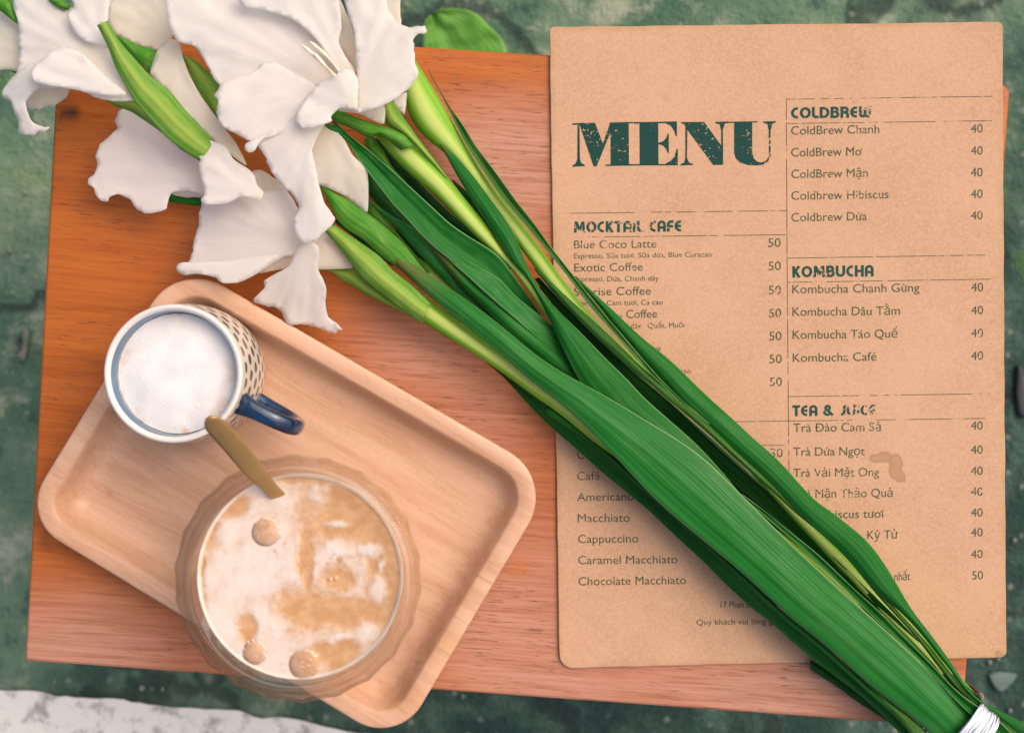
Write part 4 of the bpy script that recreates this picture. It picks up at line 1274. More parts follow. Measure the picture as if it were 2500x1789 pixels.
# ---- g2: second stalk and its leaves
leaf('bract', path(('K1', [(0, 720), (60, 850), (125, 960), (150, 1030), (230, 1110), (300, 1160), (370, 1185), (470, 1290), (600, 1400), (760, 1500), (950, 1560)])),
     path(('K1', [(10, 712), (110, 775), (220, 840), (350, 925), (430, 985), (550, 1075), (650, 1160), (750, 1260), (830, 1360), (900, 1450), (975, 1540)])),
     [0.034, 0.034, 0.032, 0.029, 0.026], g2, 'bract_green', 'arch', 0.0035, n=60)
leaf('leaf', path(('K1', [(345, 795), (430, 872), (520, 965), (640, 1070), (750, 1190), (870, 1320), (1000, 1470), (1150, 1620)]), ('K2', [(0, 700), (200, 880), (420, 1080)])),
     path(('K1', [(348, 793), (450, 866), (560, 950), (700, 1036), (850, 1126), (950, 1200), (1010, 1290), (1110, 1430), (1250, 1610)]), ('K2', [(60, 680), (260, 860), (460, 1060)])),
     [0.022, 0.023, 0.022, 0.020, 0.018, 0.018], g2, 'leaf_pale', 'arch', 0.003, n=70)
leaf('leaf', path(('K1', [(750, 990), (900, 1165), (1010, 1310), (1100, 1432), (1250, 1620)]), ('K2', [(0, 605), (130, 742), (290, 902), (500, 1085), (700, 1245), (900, 1380)]), ('K3', [(0, 560), (400, 900), (900, 1300)])),
     path(('K1', [(755, 985), (900, 1140), (1000, 1240), (1130, 1370), (1335, 1560)]), ('K2', [(120, 572), (350, 772), (600, 985), (830, 1172), (1000, 1300)]), ('K3', [(100, 500), (500, 850), (1000, 1250)])),
     [0.029, 0.029, 0.027, 0.022, 0.014, 0.009, 0.009], g2, 'leaf', 'arch', 0.003, dry=0.22, n=90)
leaf('leaf', path(('K1', [(900, 1140), (960, 1215), (1100, 1350), (1335, 1560)]), ('K2', [(120, 590), (350, 790), (600, 1000), (830, 1190), (1000, 1320)])),
     path(('K1', [(905, 1135), (960, 1205), (1150, 1312), (1350, 1420), (1600, 1562)]), ('K2', [(350, 590), (550, 752), (725, 890), (900, 1040), (1100, 1200)])),
     [0.030, 0.031, 0.029, 0.021, 0.010], g2, 'leaf_pale', 'fall', 0.003, n=70)
leaf('leaf', path(('K1', [(425, 850), (428, 980), (520, 1065), (650, 1160), (800, 1330), (950, 1500)])), path(('K1', [(435, 850), (500, 930), (600, 1050), (720, 1195), (860, 1360), (980, 1500)])),
     [0.016, 0.017, 0.017, 0.015], g2, 'bract_green', 'arch', 0.003)
leaf('stem', path(('K1', [(800, 1420), (1000, 1580)]), ('K2', [(60, 900), (400, 1180), (800, 1450)]), ('K3', [(400, 800), (1000, 1300)]), ('S', [(2000, 1440), (2300, 1760), (2420, 1880)])),
     path(('K1', [(880, 1370), (1100, 1540)]), ('K2', [(120, 830), (460, 1110), (860, 1380)]), ('K3', [(460, 740), (1060, 1240)]), ('S', [(2030, 1410), (2330, 1740), (2450, 1860)])),
     [0.012, 0.012, 0.012, 0.014, 0.018, 0.020], g2, 'stalk', 'tube', 0.007, n=80)

# ---- g3: the thick middle stalk
leaf('stem', path(('K1', [(492, 285), (560, 385), (650, 492), (750, 602), (840, 690), (960, 752), (1050, 852), (1150, 962), (1300, 1112), (1450, 1262), (1600, 1372)]), ('K2', [(330, 330), (420, 450), (600, 720), (950, 1180)]), ('K3', [(500, 820), (1100, 1350)]), ('S', [(2100, 1500), (2340, 1740), (2460, 1860)])),
     path(('K1', [(600, 225), (760, 285), (860, 395), (1000, 492), (1100, 630), (1180, 722), (1300, 872), (1420, 1012), (1530, 1152), (1620, 1292), (1700, 1422)]), ('K2', [(450, 400), (540, 520), (680, 700), (1030, 1130)]), ('K3', [(590, 760), (1190, 1280)]), ('S', [(2130, 1470), (2370, 1710), (2490, 1840)])),
     [0.028, 0.028, 0.026, 0.024, 0.021, 0.013, 0.010, 0.010, 0.016, 0.018], g3, 'stalk', 'tube', 0.010, n=110)
leaf('bract', path(('K1', [(540, 55), (562, 140), (605, 215), (740, 280), (850, 390), (980, 520), (1090, 650)])), path(('K1', [(650, -20), (700, 80), (765, 172), (870, 322), (1000, 490), (1100, 628), (1130, 665)])),
     [0.036, 0.036, 0.036, 0.034, 0.031], g3, 'bract', 'arch', 0.006, n=50)
leaf('bract', path(('K1', [(105, 130), (130, 172), (250, 212), (380, 282), (450, 312), (500, 290), (600, 330), (720, 420)])), path(('K1', [(110, 105), (150, 62), (300, 128), (450, 180), (540, 208), (620, 230), (740, 285), (830, 380)])),
     [0.040, 0.042, 0.042, 0.040, 0.037], g3, 'bract_green', 'arch', 0.004, n=40)
leaf('leaf', path(('K1', [(108, 172), (170, 242), (230, 322), (330, 482), (450, 642), (560, 782), (650, 902), (760, 1012), (900, 1170), (1050, 1310), (1250, 1450)]), ('K2', [(0, 440), (200, 620), (400, 760), (600, 900)])),
     path(('K1', [(118, 170), (160, 190), (260, 292), (430, 418), (550, 520), (700, 652), (850, 792), (1000, 930), (1150, 1070)]), ('K2', [(0, 112), (150, 200), (250, 272), (310, 350), (400, 470), (500, 620), (620, 790)])),
     [0.036, 0.037, 0.037, 0.035, 0.032, 0.029, 0.022, 0.013], g3, 'leaf', 'vee', 0.003, dry=0.02, n=90)
leaf('leaf', path(('K1', [(1165, 690), (1280, 842), (1400, 985), (1500, 1112), (1620, 1292)]), ('K2', [(400, 400), (520, 560), (640, 760)])), path(('K1', [(1180, 688), (1320, 805), (1430, 930), (1560, 1140), (1690, 1360)]), ('K2', [(440, 360), (560, 500), (700, 720)])),
     [0.014, 0.018, 0.022, 0.022, 0.018], g3, 'leaf', 'arch', 0.002)
leaf('leaf', path(('K1', [(890, 155), (1000, 282), (1110, 452), (1220, 662), (1310, 802), (1400, 942), (1500, 1092), (1610, 1272), (1720, 1440)]), ('K2', [(480, 435), (600, 642), (720, 885), (830, 1122), (960, 1382), (1100, 1560)]), ('K3', [(200, 700), (600, 1000), (1000, 1300), (1200, 1420)])),
     path(('K1', [(893, 153), (1020, 295), (1200, 478), (1350, 648), (1500, 850), (1650, 1050), (1760, 1260)]), ('K2', [(480, 350), (600, 560), (750, 742), (900, 882), (1000, 982), (1200, 1190), (1400, 1380)]), ('K3', [(400, 400), (650, 622), (900, 842), (1130, 1090), (1300, 1300)])),
     [0.030, 0.031, 0.032, 0.031, 0.030, 0.029, 0.030, 0.031, 0.030, 0.028], g3, 'leaf', 'arch', 0.003, dry=0.10, n=110)
leaf('leaf', path(('K1', [(45, 193), (80, 235), (150, 282), (228, 325), (330, 420)])), path(('K1', [(48, 190), (110, 198), (165, 222), (230, 290), (340, 400)])), [0.046, 0.044, 0.040, 0.036], g3, 'leaf', 'arch', 0.001, n=24)
leaf('leaf', path(('K1', [(400, 310), (402, 372), (470, 452), (560, 545), (700, 680)])), path(('K1', [(480, 310), (520, 370), (570, 440), (640, 570), (760, 700)])), [0.022, 0.022, 0.020, 0.016], g3, 'bract_green', 'arch', 0.003, n=24)
leaf('leaf', path(('K1', [(612, 850), (622, 890), (650, 930), (740, 1002), (860, 1120)])), path(('K1', [(620, 845), (650, 860), (690, 900), (780, 1010), (880, 1110)])), [0.020, 0.021, 0.021, 0.02], g3, 'bract_green', 'arch', 0.002, n=24)

leaf('leaf', path(('K1', [(400, 540), (430, 800), (620, 1010), (800, 1250), (1000, 1450)])), path(('K1', [(440, 540), (610, 800), (790, 1000), (970, 1200), (1190, 1400)])), [0.007, 0.007, 0.007], g3, 'leaf_dark', 'arch', 0.002, n=40)  # added blade, its dark green standing in for shade between the leaves
leaf('leaf', path(('K1', [(660, 1120), (830, 1380), (1000, 1600)]), ('K2', [(0, 700), (300, 980)])), path(('K1', [(800, 1120), (1010, 1350), (1260, 1600)]), ('K2', [(120, 700), (420, 980)])), [0.006, 0.006, 0.006], g2, 'leaf_dark', 'arch', 0.002, n=40)  # another added blade, coloured dark in place of the shade down there
leaf('leaf', path(('K1', [(470, 310), (640, 570), (820, 790), (1050, 1010), (1350, 1240)]), ('K2', [(300, 420)])), path(('K1', [(540, 330), (770, 600), (970, 800), (1190, 1010), (1480, 1240)]), ('K2', [(360, 380)])), [0.006, 0.006, 0.006], g3, 'leaf_dark', 'arch', 0.0015, n=40)  # added dark blade where there is only shadowed wood beside the stalk
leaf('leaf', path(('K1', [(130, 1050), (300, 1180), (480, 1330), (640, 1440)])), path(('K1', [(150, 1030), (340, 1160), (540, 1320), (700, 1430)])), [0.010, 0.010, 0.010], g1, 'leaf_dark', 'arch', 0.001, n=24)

# ---- g4: the outer stalk by the menu
leaf('stem', path(('R2', [(1560, 640), (1585, 900)]), ('K1', [(770, 122), (850, 242), (920, 322), (1000, 390), (1090, 415), (1200, 520), (1330, 680), (1470, 870), (1620, 1070)]), ('K2', [(330, 60), (500, 295), (650, 485), (800, 685), (1000, 880), (1200, 1060)]), ('K3', [(420, 200), (700, 470), (1300, 1010)]), ('S', [(2100, 1450), (2350, 1720), (2470, 1850)])),
     path(('R2', [(1660, 460), (1720, 560)]), ('K1', [(1080, 0), (1150, 132), (1200, 232), (1280, 372), (1400, 562), (1500, 722), (1600, 862), (1700, 965)]), ('K2', [(470, 10), (600, 180), (750, 400), (900, 592), (1000, 722), (1090, 835)]), ('K3', [(460, 180), (740, 440), (1340, 980)]), ('S', [(2130, 1420), (2380, 1690), (2500, 1820)])),
     [0.026, 0.026, 0.025, 0.024, 0.023, 0.020, 0.016, 0.014, 0.020, 0.022], g4, 'stalk', 'tube', 0.011, n=110)
leaf('leaf', path(('R2', [(1768, 555), (1800, 620), (1865, 735)]), ('K1', [(1130, 40), (1170, 132), (1230, 262), (1300, 392), (1400, 542), (1500, 692), (1600, 842), (1700, 955)]), ('K2', [(480, 0), (650, 202), (800, 382), (950, 582), (1050, 722), (1200, 882), (1400, 1112), (1600, 1332), (1760, 1482)]), ('K3', [(760, 470), (1000, 680)])),
     path(('R2', [(1773, 555), (1808, 618), (1875, 735)]), ('K1', [(1142, 38), (1200, 112), (1290, 232), (1350, 352), (1450, 482), (1550, 612), (1650, 752), (1750, 892)]), ('K2', [(570, 0), (700, 188), (820, 340), (920, 468), (1000, 570), (1100, 690), (1250, 870), (1450, 1108), (1650, 1338), (1804, 1488)]), ('K3', [(790, 470), (1020, 670)])),
     [0.026, 0.029, 0.031, 0.033, 0.034, 0.034, 0.034, 0.033, 0.032], g4, 'leaf_olive', 'vee', 0.003, dry=0.11, n=110)
leaf('leaf', path(('K2', [(560, 385), (650, 500), (800, 662), (1000, 872), (1200, 1072), (1400, 1252), (1600, 1402)]), ('K3', [(130, 0), (350, 200), (600, 410), (800, 570), (1000, 740), (1200, 930), (1400, 1110), (1600, 1280)]), ('K4', [(500, 0), (700, 150), (880, 310), (980, 410), (1080, 540), (1200, 690), (1350, 860), (1500, 1010), (1650, 1190)]), ('K5', [(500, 330), (700, 590), (900, 850), (1050, 1020), (1200, 1180)]), ('S', [(2480, 1800), (2560, 1880)])),
     path(('K2', [(580, 370), (720, 500), (900, 690), (1100, 860), (1300, 1050), (1500, 1250), (1700, 1420)]), ('K3', [(330, 40), (500, 220), (720, 440), (900, 580), (1100, 760), (1300, 950), (1500, 1130), (1700, 1310)]), ('K4', [(620, 40), (800, 190), (960, 340), (1060, 450), (1160, 590), (1290, 740), (1440, 900), (1580, 1050), (1730, 1220)]), ('K5', [(620, 340), (820, 620), (1000, 850), (1120, 1000), (1280, 1150)]), ('S', [(2510, 1790), (2590, 1870)])),
     [0.026, 0.029, 0.032, 0.034, 0.035, 0.035, 0.036, 0.036, 0.035, 0.032], g4, 'leaf_olive', 'arch', 0.002, n=110)
leaf('leaf', path(('K2', [(905, 455), (1000, 560), (1120, 700), (1230, 850), (1400, 1065), (1600, 1282), (1760, 1462)]), ('K3', [(480, 130), (650, 340), (770, 500), (950, 650), (1150, 820), (1400, 1040), (1600, 1220)]), ('K4', [(560, 30), (750, 200), (900, 335), (1000, 435), (1110, 582), (1250, 722), (1380, 822), (1500, 932), (1650, 1100)]), ('K5', [(560, 330), (740, 500), (940, 730), (1080, 930), (1230, 1120)]), ('S', [(2490, 1790), (2570, 1870)])),
     path(('K2', [(915, 450), (1010, 528), (1080, 598), (1130, 648), (1250, 748), (1400, 898), (1600, 1078)]), ('K3', [(550, 0), (750, 180), (950, 380), (1150, 560), (1250, 650), (1450, 840), (1600, 960)]), ('K4', [(720, -60), (860, 0), (950, 100), (1080, 190), (1150, 250), (1230, 360), (1320, 490), (1420, 660), (1530, 860), (1660, 1020)]), ('K5', [(620, 180), (800, 430), (950, 630), (1080, 850), (1170, 985), (1300, 1150)]), ('S', [(2510, 1770), (2600, 1850)])),
     [0.014, 0.020, 0.027, 0.033, 0.037, 0.038, 0.039, 0.039, 0.037, 0.033], g4, 'leaf', 'arch', 0.004, n=120)
leaf('leaf', path(('K3', [(1270, 1280), (1450, 1432), (1600, 1562)]), ('K4', [(560, 310), (850, 580), (1100, 830), (1350, 1070), (1500, 1200), (1700, 1420)]), ('K5', [(800, 920), (1080, 1230)]), ('S', [(2400, 1770), (2500, 1870)])),
     path(('K3', [(1300, 1285), (1520, 1442), (1720, 1612)]), ('K4', [(700, 360), (900, 552), (1100, 740), (1250, 870), (1400, 1030), (1600, 1230)]), ('K5', [(620, 590), (900, 900), (1150, 1150)]), ('S', [(2430, 1750), (2530, 1850)])),
     [0.030, 0.034, 0.036, 0.037, 0.037, 0.034], g4, 'leaf', 'vee', 0.003, n=80)
leaf('leaf', path(('K2', [(600, 540), (800, 790), (980, 1010)]), ('K3', [(-20, 110), (250, 430), (560, 740), (860, 1010), (1180, 1280), (1480, 1540)]), ('K4', [(520, 400), (780, 640), (1000, 840), (1240, 1000), (1460, 1150), (1680, 1330)]), ('S', [(2360, 1720), (2480, 1840)])),  # dark blade widened so its colour fills the shaded gap
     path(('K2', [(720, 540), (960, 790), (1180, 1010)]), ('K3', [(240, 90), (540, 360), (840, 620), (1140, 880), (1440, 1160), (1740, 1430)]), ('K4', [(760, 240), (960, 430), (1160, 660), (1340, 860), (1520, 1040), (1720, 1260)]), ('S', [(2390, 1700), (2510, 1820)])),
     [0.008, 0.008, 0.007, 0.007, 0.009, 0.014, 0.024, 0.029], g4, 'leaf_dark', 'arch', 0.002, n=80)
leaf('leaf', path(('K2', [(560, 470), (760, 740), (1040, 1060), (1380, 1390)]), ('K3', [(460, 460), (800, 800), (1240, 1190), (1640, 1530)]), ('K4', [(680, 360), (1000, 690), (1300, 950), (1560, 1210), (1780, 1430)]), ('S', [(2400, 1770)])),  # second low blade, added to darken the same shaded gap
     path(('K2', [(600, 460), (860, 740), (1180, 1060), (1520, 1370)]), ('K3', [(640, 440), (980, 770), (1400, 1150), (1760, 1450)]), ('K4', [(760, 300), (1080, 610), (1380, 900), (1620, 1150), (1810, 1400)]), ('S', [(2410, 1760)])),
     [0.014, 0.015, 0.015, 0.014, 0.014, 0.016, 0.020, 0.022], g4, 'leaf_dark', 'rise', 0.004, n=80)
leaf('leaf', path(('K4', [(1215, 870), (1300, 980), (1420, 1100), (1560, 1250), (1700, 1390)]), ('K5', [(700, 830), (1000, 1130)]), ('S', [(2420, 1760), (2520, 1860)])),
     path(('K4', [(1235, 868), (1360, 960), (1500, 1090), (1640, 1240), (1780, 1390)]), ('K5', [(820, 830), (1100, 1080)]), ('S', [(2445, 1745), (2545, 1845)])),
     [0.030, 0.034, 0.035, 0.034], g4, 'leaf_olive', 'arch', 0.002)

# ---- flowers: the tube of a flower is its root, each petal a sub-part
def flower_root(segs, base, z0, z1, g, **k):
    return petal('flower', segs, base, z0, z1, g, 'cream', **k)

# lower flower (g1)
fc = flower_root([('R3', [(1500, 960), (1600, 865), (1750, 780), (1850, 850), (1960, 1030), (1900, 1052), (1700, 1056), (1510, 1045), (1400, 1062), (1270, 1082), (1360, 965)])], ('R3', (1950, 1020)), 0.030, 0.026, g1, dome=0.010, folds=3, seed=1)
petal('petal', [('R3', [(470, -120), (300, -110), (235, -20), (258, 40), (180, 108), (128, 160), (104, 230), (110, 310), (88, 372), (48, 402), (44, 440), (84, 465), (100, 530), (150, 564), (190, 566), (192, 540), (255, 514), (350, 556), (390, 622), (430, 637), (460, 655), (540, 645), (608, 620), (625, 556), (645, 505), (760, 490), (900, 520), (1000, 400), (860, 250), (640, 90)])],
      ('R3', (1000, 420)), 0.030, 0.026, fc, dome=0.006, folds=6, seed=2)
petal('petal', [('R3', [(640, 488), (870, 498), (930, 545), (800, 535), (770, 542), (700, 530), (655, 518)])], ('R3', (930, 520)), 0.022, 0.020, fc, dome=0.003, seed=3)
leaf('bract', path(('R3', [(602, 548), (640, 570), (740, 585), (860, 597), (960, 600)])), path(('R3', [(640, 508), (700, 522), (800, 530), (900, 545), (980, 560)])), [0.014, 0.015, 0.016], g1, 'leaf', 'arch', 0.002, n=24)
petal('petal', [('R3', [(1230, 345), (1310, 350), (1400, 410), (1470, 480), (1420, 600), (1300, 560), (1240, 460)])], ('R3', (1400, 600)), 0.030, 0.030, fc, 'cream', dome=0.005, seed=4)
petal('petal', [('R3', [(862, 570), (900, 540), (1000, 500), (1150, 480), (1300, 500), (1460, 470), (1560, 620), (1530, 690), (1600, 870), (1520, 955), (1450, 965), (1300, 1062), (1270, 1082), (1220, 1112), (1130, 1150), (1020, 1152), (960, 1112), (830, 1086), (740, 1096), (690, 1070), (684, 1036), (710, 1010), (768, 1004), (800, 920), (815, 830), (842, 740), (852, 650)])],
      ('R3', (1560, 860)), 0.040, 0.024, fc, dome=0.009, folds=7, fold_a=0.003, seed=5)
petal('petal', [('R3', [(684, 1040), (712, 1008), (800, 1005), (950, 1000), (1100, 985), (1300, 960), (1420, 955), (1330, 1030), (1270, 1078), (1215, 1112), (1130, 1151), (1020, 1154), (960, 1114), (830, 1088), (740, 1098), (692, 1072)])],
      ('R3', (1450, 950)), 0.046, 0.030, fc, dome=0.004, folds=9, fold_a=0.0015, seed=6)
petal('petal', [('R3', [(800, 110), (860, 76), (930, 130), (1010, 150), (1050, 190), (1092, 262), (1200, 332), (1245, 382), (1262, 450), (1310, 500), (1280, 560), (1150, 530), (1050, 580), (900, 590), (858, 570), (882, 500), (845, 330), (852, 262), (790, 190), (796, 155)])],
      ('R3', (1330, 560)), 0.050, 0.048, fc, dome=0.006, folds=5, seed=7)
petal('petal', [('R3', [(1515, 980), (1560, 880), (1640, 850), (1710, 900), (1702, 1050), (1740, 1130), (1762, 1200), (1756, 1300), (1776, 1400), (1832, 1440), (1882, 1496), (1842, 1490), (1830, 1516), (1790, 1515), (1750, 1496), (1670, 1466), (1580, 1455), (1480, 1456), (1440, 1362), (1400, 1330), (1330, 1322), (1250, 1295), (1238, 1268), (1320, 1185), (1312, 1140), (1370, 1100), (1480, 1042)])],
      ('R3', (1640, 830)), 0.048, 0.022, fc, dome=0.007, folds=7, fold_a=0.003, seed=9)

# big open flower (g3)
fb = flower_root([('R3', [(1660, 60), (1780, 15), (1890, 120), (1950, 230), (2058, 350), (2060, 640), (1990, 600), (1880, 520), (1700, 440), (1600, 380), (1640, 220)])], ('R3', (1760, 0)), 0.046, 0.034, g3, dome=0.012, folds=3, seed=11, smooth_edge=True)
petal('petal', [('R3', [(1270, 165), (1300, 90), (1420, 20), (1600, -60), (1780, -30), (1745, 20), (1700, 100), (1660, 200), (1690, 350), (1706, 432), (1742, 560), (1790, 640), (1826, 690), (1802, 742), (1750, 782), (1690, 840), (1600, 868), (1535, 800), (1528, 690), (1562, 600), (1500, 500), (1410, 420), (1330, 290), (1330, 260)])],
      ('R3', (1700, -40)), 0.062, 0.052, fb, dome=0.010, folds=6, fold_a=0.003, seed=12)
# backs
petal('petal', [('R2', [(1040, -60), (1100, 60), (1140, 150), (1165, 210), (1195, 360), (1220, 600), (1130, 460), (1050, 345), (1070, 200)])], ('R2', (1210, 600)), 0.050, 0.050, fb, 'cream', dome=0.004, seed=14)
petal('petal', [('R2', [(1400, -60), (1542, -60), (1548, 80), (1557, 196), (1540, 300), (1440, 200), (1400, 60)])], ('R2', (1350, 600)), 0.052, 0.050, fb, 'cream', dome=0.004, seed=15)
petal('petal', [('R2', [(1460, 820), (1540, 760), (1602, 730), (1598, 800), (1580, 915), (1540, 880)])], ('R2', (1430, 860)), 0.034, 0.034, fb, 'cream', dome=0.003, seed=16)
petal('petal', [('R2', [(1060, 880), (1130, 800), (1250, 850), (1420, 840), (1420, 980), (1340, 960), (1220, 900)])], ('R2', (1400, 960)), 0.046, 0.046, fb, 'cream', dome=0.006, seed=17)
petal('petal', [('R1', [(850, 175), (860, 60), (880, -60), (1100, -60), (1360, -60), (1380, 60), (1370, 280), (1340, 320), (1250, 408), (1090, 355), (960, 300), (900, 262)])], ('R1', (1400, 330)), 0.038, 0.040, fb, 'cream', dome=0.006, folds=5, seed=18)
# front petals
petal('petal', [('R2', [(280, -60), (700, -60), (1060, -60), (1060, 0), (1076, 110), (1082, 220), (1062, 340), (1110, 440), (1180, 540), (1190, 590), (1080, 600), (980, 480), (900, 330), (700, 160), (450, 80), (300, 60)])],
      ('R2', (1130, 640)), 0.060, 0.072, fb, dome=0.006, folds=6, fold_a=0.003, seed=19)
petal('petal', [('R2', [(-310, -60), (300, -60), (430, 40), (700, 100), (860, 200), (980, 380), (1080, 560), (1020, 650), (860, 680), (640, 620), (480, 600), (330, 640), (210, 680), (130, 692), (60, 600), (10, 500), (-81, 370), (-215, 330), (-285, 200), (-308, 55)])],
      ('R2', (980, 640)), 0.056, 0.066, fb, dome=0.008, folds=7, fold_a=0.0032, seed=20)
petal('petal', [('R2', [(900, 690), (840, 650), (700, 575), (560, 500), (480, 482), (430, 520), (370, 580), (250, 622), (130, 662), (92, 730), (80, 758), (102, 790), (94, 890), (112, 960), (160, 1018), (250, 1064), (330, 1108), (420, 1112), (540, 1080), (660, 1040), (800, 1020), (930, 960), (1020, 820), (1000, 720)])],
      ('R2', (1020, 680)), 0.058, 0.064, fb, dome=0.010, folds=6, fold_a=0.0032, seed=21)
petal('petal', [('R2', [(440, 1080), (400, 1090), (372, 1112), (325, 1138), (314, 1175), (330, 1200), (362, 1210), (398, 1190), (425, 1140), (480, 1085), (560, 1030), (540, 1020)])], ('R2', (560, 1030)), 0.070, 0.066, fb, dome=0.006, folds=2, fold_a=0.0005, seed=22, smooth_edge=True)
petal('petal', [('R2', [(1110, -60), (1130, 100), (1182, 260), (1196, 450), (1204, 600), (1200, 880), (1260, 884), (1400, 842), (1480, 802), (1592, 722), (1650, 660), (1690, 590), (1670, 500), (1656, 400), (1650, 320), (1668, 290), (1692, 270), (1740, 270), (1764, 246), (1742, 210), (1712, 213), (1690, 204), (1640, 216), (1610, 216), (1560, 200), (1500, 150), (1440, 50), (1430, -60)])],
      ('R2', (1180, 760)), 0.064, 0.066, fb, dome=0.008, folds=6, fold_a=0.003, seed=23)
petal('petal', [('R2', [(880, 690), (930, 640), (1020, 600), (1110, 548), (1170, 560), (1215, 640), (1212, 760), (1205, 872), (1110, 850), (1062, 862), (1000, 920), (1004, 962), (940, 984), (850, 1010), (760, 1010), (720, 960), (760, 830), (820, 760)])],
      ('R2', (1190, 800)), 0.070, 0.068, fb, dome=0.008, folds=4, fold_a=0.004, seed=24)
for a, b, c_ in (((770, 360), (900, 470), (1030, 610)), ((830, 330), (960, 440), (1068, 570)), ((860, 420), (950, 520), (1040, 600))):
    A = np.array(catmull(px('R2', [a, b, c_]), 16)); d = A[-1] - A[0]; d /= np.linalg.norm(d); nn = np.array([-d[1], d[0]])
    w = np.interp(np.linspace(0, 1, 16), [0, 0.1, 0.5, 0.6, 1], [1.2, 4.6, 4.6, 1.8, 1.8])
    leaf('stamen', [tuple(p) for p in A + nn * w[:, None]], [tuple(p) for p in A - nn * w[:, None]], [0.079, 0.077, 0.074], fb, 'leaf', 'tube', 0.0016, n=24).data.materials[0] = M['anther']

# corner flower (g2)
fa = flower_root([('R1', [(-80, 100), (0, 88), (70, 130), (130, 185), (250, 250), (300, 400), (260, 560), (150, 576), (80, 552), (0, 556), (-80, 560)])], ('R1', (400, 500)), 0.046, 0.042, g2, dome=0.006, seed=31)
petal('petal', [('R1', [(190, 600), (320, 640), (460, 680), (546, 700), (530, 765), (470, 812), (412, 846), (370, 834), (320, 862), (250, 867), (200, 850), (170, 740)])], ('R1', (500, 560)), 0.044, 0.034, fa, 'cream', dome=0.004, folds=5, seed=32)
petal('petal', [('R1', [(350, 480), (240, 500), (150, 560), (60, 660), (16, 720), (20, 770), (82, 790), (102, 850), (112, 895), (122, 920), (150, 1000), (144, 1058), (200, 1073), (268, 1070), (302, 1044), (350, 1050), (396, 1010), (322, 1000), (258, 960), (214, 880), (208, 800), (290, 710), (420, 640)])],
      ('R1', (420, 520)), 0.062, 0.046, fa, dome=0.006, folds=3, fold_a=0.002, seed=33)
petal('petal', [('R1', [(110, -60), (108, 60), (140, 170), (150, 400), (140, 572), (200, 640), (320, 690), (440, 702), (546, 712), (640, 722), (700, 746), (770, 776), (830, 792), (1000, 802), (1070, 790), (1010, 690), (912, 530), (862, 380), (775, 220), (700, 140), (560, 60), (500, 95), (380, 0), (340, -60)])],
      ('R1', (760, 480)), 0.060, 0.054, fa, dome=0.008, folds=6, fold_a=0.003, seed=34)
petal('petal', [('R1', [(560, -60), (590, 50), (540, 110), (560, 230), (660, 320), (790, 360), (870, 390), (800, 250), (775, 195), (852, 170), (862, 60), (900, -60)])], ('R1', (860, 420)), 0.066, 0.066, fa, dome=0.006, folds=4, seed=35)
petal('petal', [('R1', [(240, 560), (330, 470), (480, 380), (640, 420), (830, 600), (1000, 740), (900, 760), (700, 735), (560, 700), (400, 680), (280, 650)])], ('R1', (980, 740)), 0.066, 0.066, fa, dome=0.006, folds=5, fold_a=0.002, seed=36)
leaf('bract', path(('R1', [(-60, 40), (0, 85), (60, 130), (135, 185)])), path(('R1', [(-60, -60), (40, -40), (100, 60), (135, 180)])), [0.052, 0.052, 0.05], g2, 'bract_green', 'arch', 0.003, n=24)
leaf('bract', path(('R1', [(340, -50), (390, 12), (460, 60), (515, 82), (556, 66)])), path(('R1', [(450, -50), (490, 0), (530, 25), (552, 38), (560, 62)])), [0.058, 0.058, 0.056], g2, 'bract_green', 'arch', 0.003, n=24)
leaf('bract', path(('R1', [(60, 548), (90, 560), (120, 585)])), path(('R1', [(80, 545), (120, 545), (152, 570)])), [0.04, 0.04], g2, 'bract_green', 'arch', 0.002, n=12)
leaf('bract', path(('R1', [(770, 200), (800, 260), (860, 380), (912, 530), (1000, 690), (1080, 820), (1290, 1058), (1430, 1178), (1590, 1275)])), path(('R1', [(852, 168), (885, 235), (962, 352), (1062, 462), (1182, 600), (1330, 708), (1400, 790), (1470, 880), (1560, 970), (1695, 1118)])),
     [0.074, 0.070, 0.064, 0.056, 0.046], g2, 'bract', 'arch', 0.003, n=60)
leaf('bract', path(('R1', [(820, 783), (930, 846), (1050, 890), (1300, 1062), (1430, 1180), (1590, 1278)])), path(('R1', [(835, 770), (940, 790), (1080, 800), (1222, 950), (1420, 1140), (1600, 1270)])), [0.042, 0.044, 0.044, 0.042], g2, 'bract', 'arch', 0.003, n=40)
leaf('bract', path(('R1', [(920, 285), (960, 352), (1062, 462), (1195, 590), (1260, 680)])), path(('R1', [(940, 285), (1090, 358), (1180, 385), (1248, 408), (1320, 520)])), [0.044, 0.044, 0.042, 0.04], g2, 'bract_green', 'arch', 0.003, n=30)
leaf('bract', path(('R1', [(1430, 420), (1480, 520), (1520, 620), (1600, 762), (1728, 948)])), path(('R1', [(1450, 440), (1540, 480), (1660, 580), (1760, 690), (1780, 960)])), [0.042, 0.042, 0.040, 0.036], g2, 'bract', 'arch', 0.003, n=30)
petal('petal', [('R1', [(1310, 330), (1360, 308), (1422, 345), (1452, 470), (1502, 600), (1592, 762), (1750, 980), (1872, 1140), (1955, 1308), (1872, 1262), (1690, 1116), (1560, 1000), (1400, 830), (1320, 720), (1210, 612), (1188, 570), (1240, 412)])], ('R1', (1900, 1260)), 0.044, 0.050, fa, 'cream', dome=0.008, folds=2, fold_a=0.001, seed=37, smooth_edge=True)
leaf('bract', path(('R1', [(1690, 1116), (1780, 1190), (1870, 1262), (1960, 1310)])), path(('R1', [(1820, 1190), (1860, 1220), (1920, 1265), (1965, 1308)])), [0.036, 0.036, 0.036], g2, 'bract_green', 'arch', 0.002, n=16)

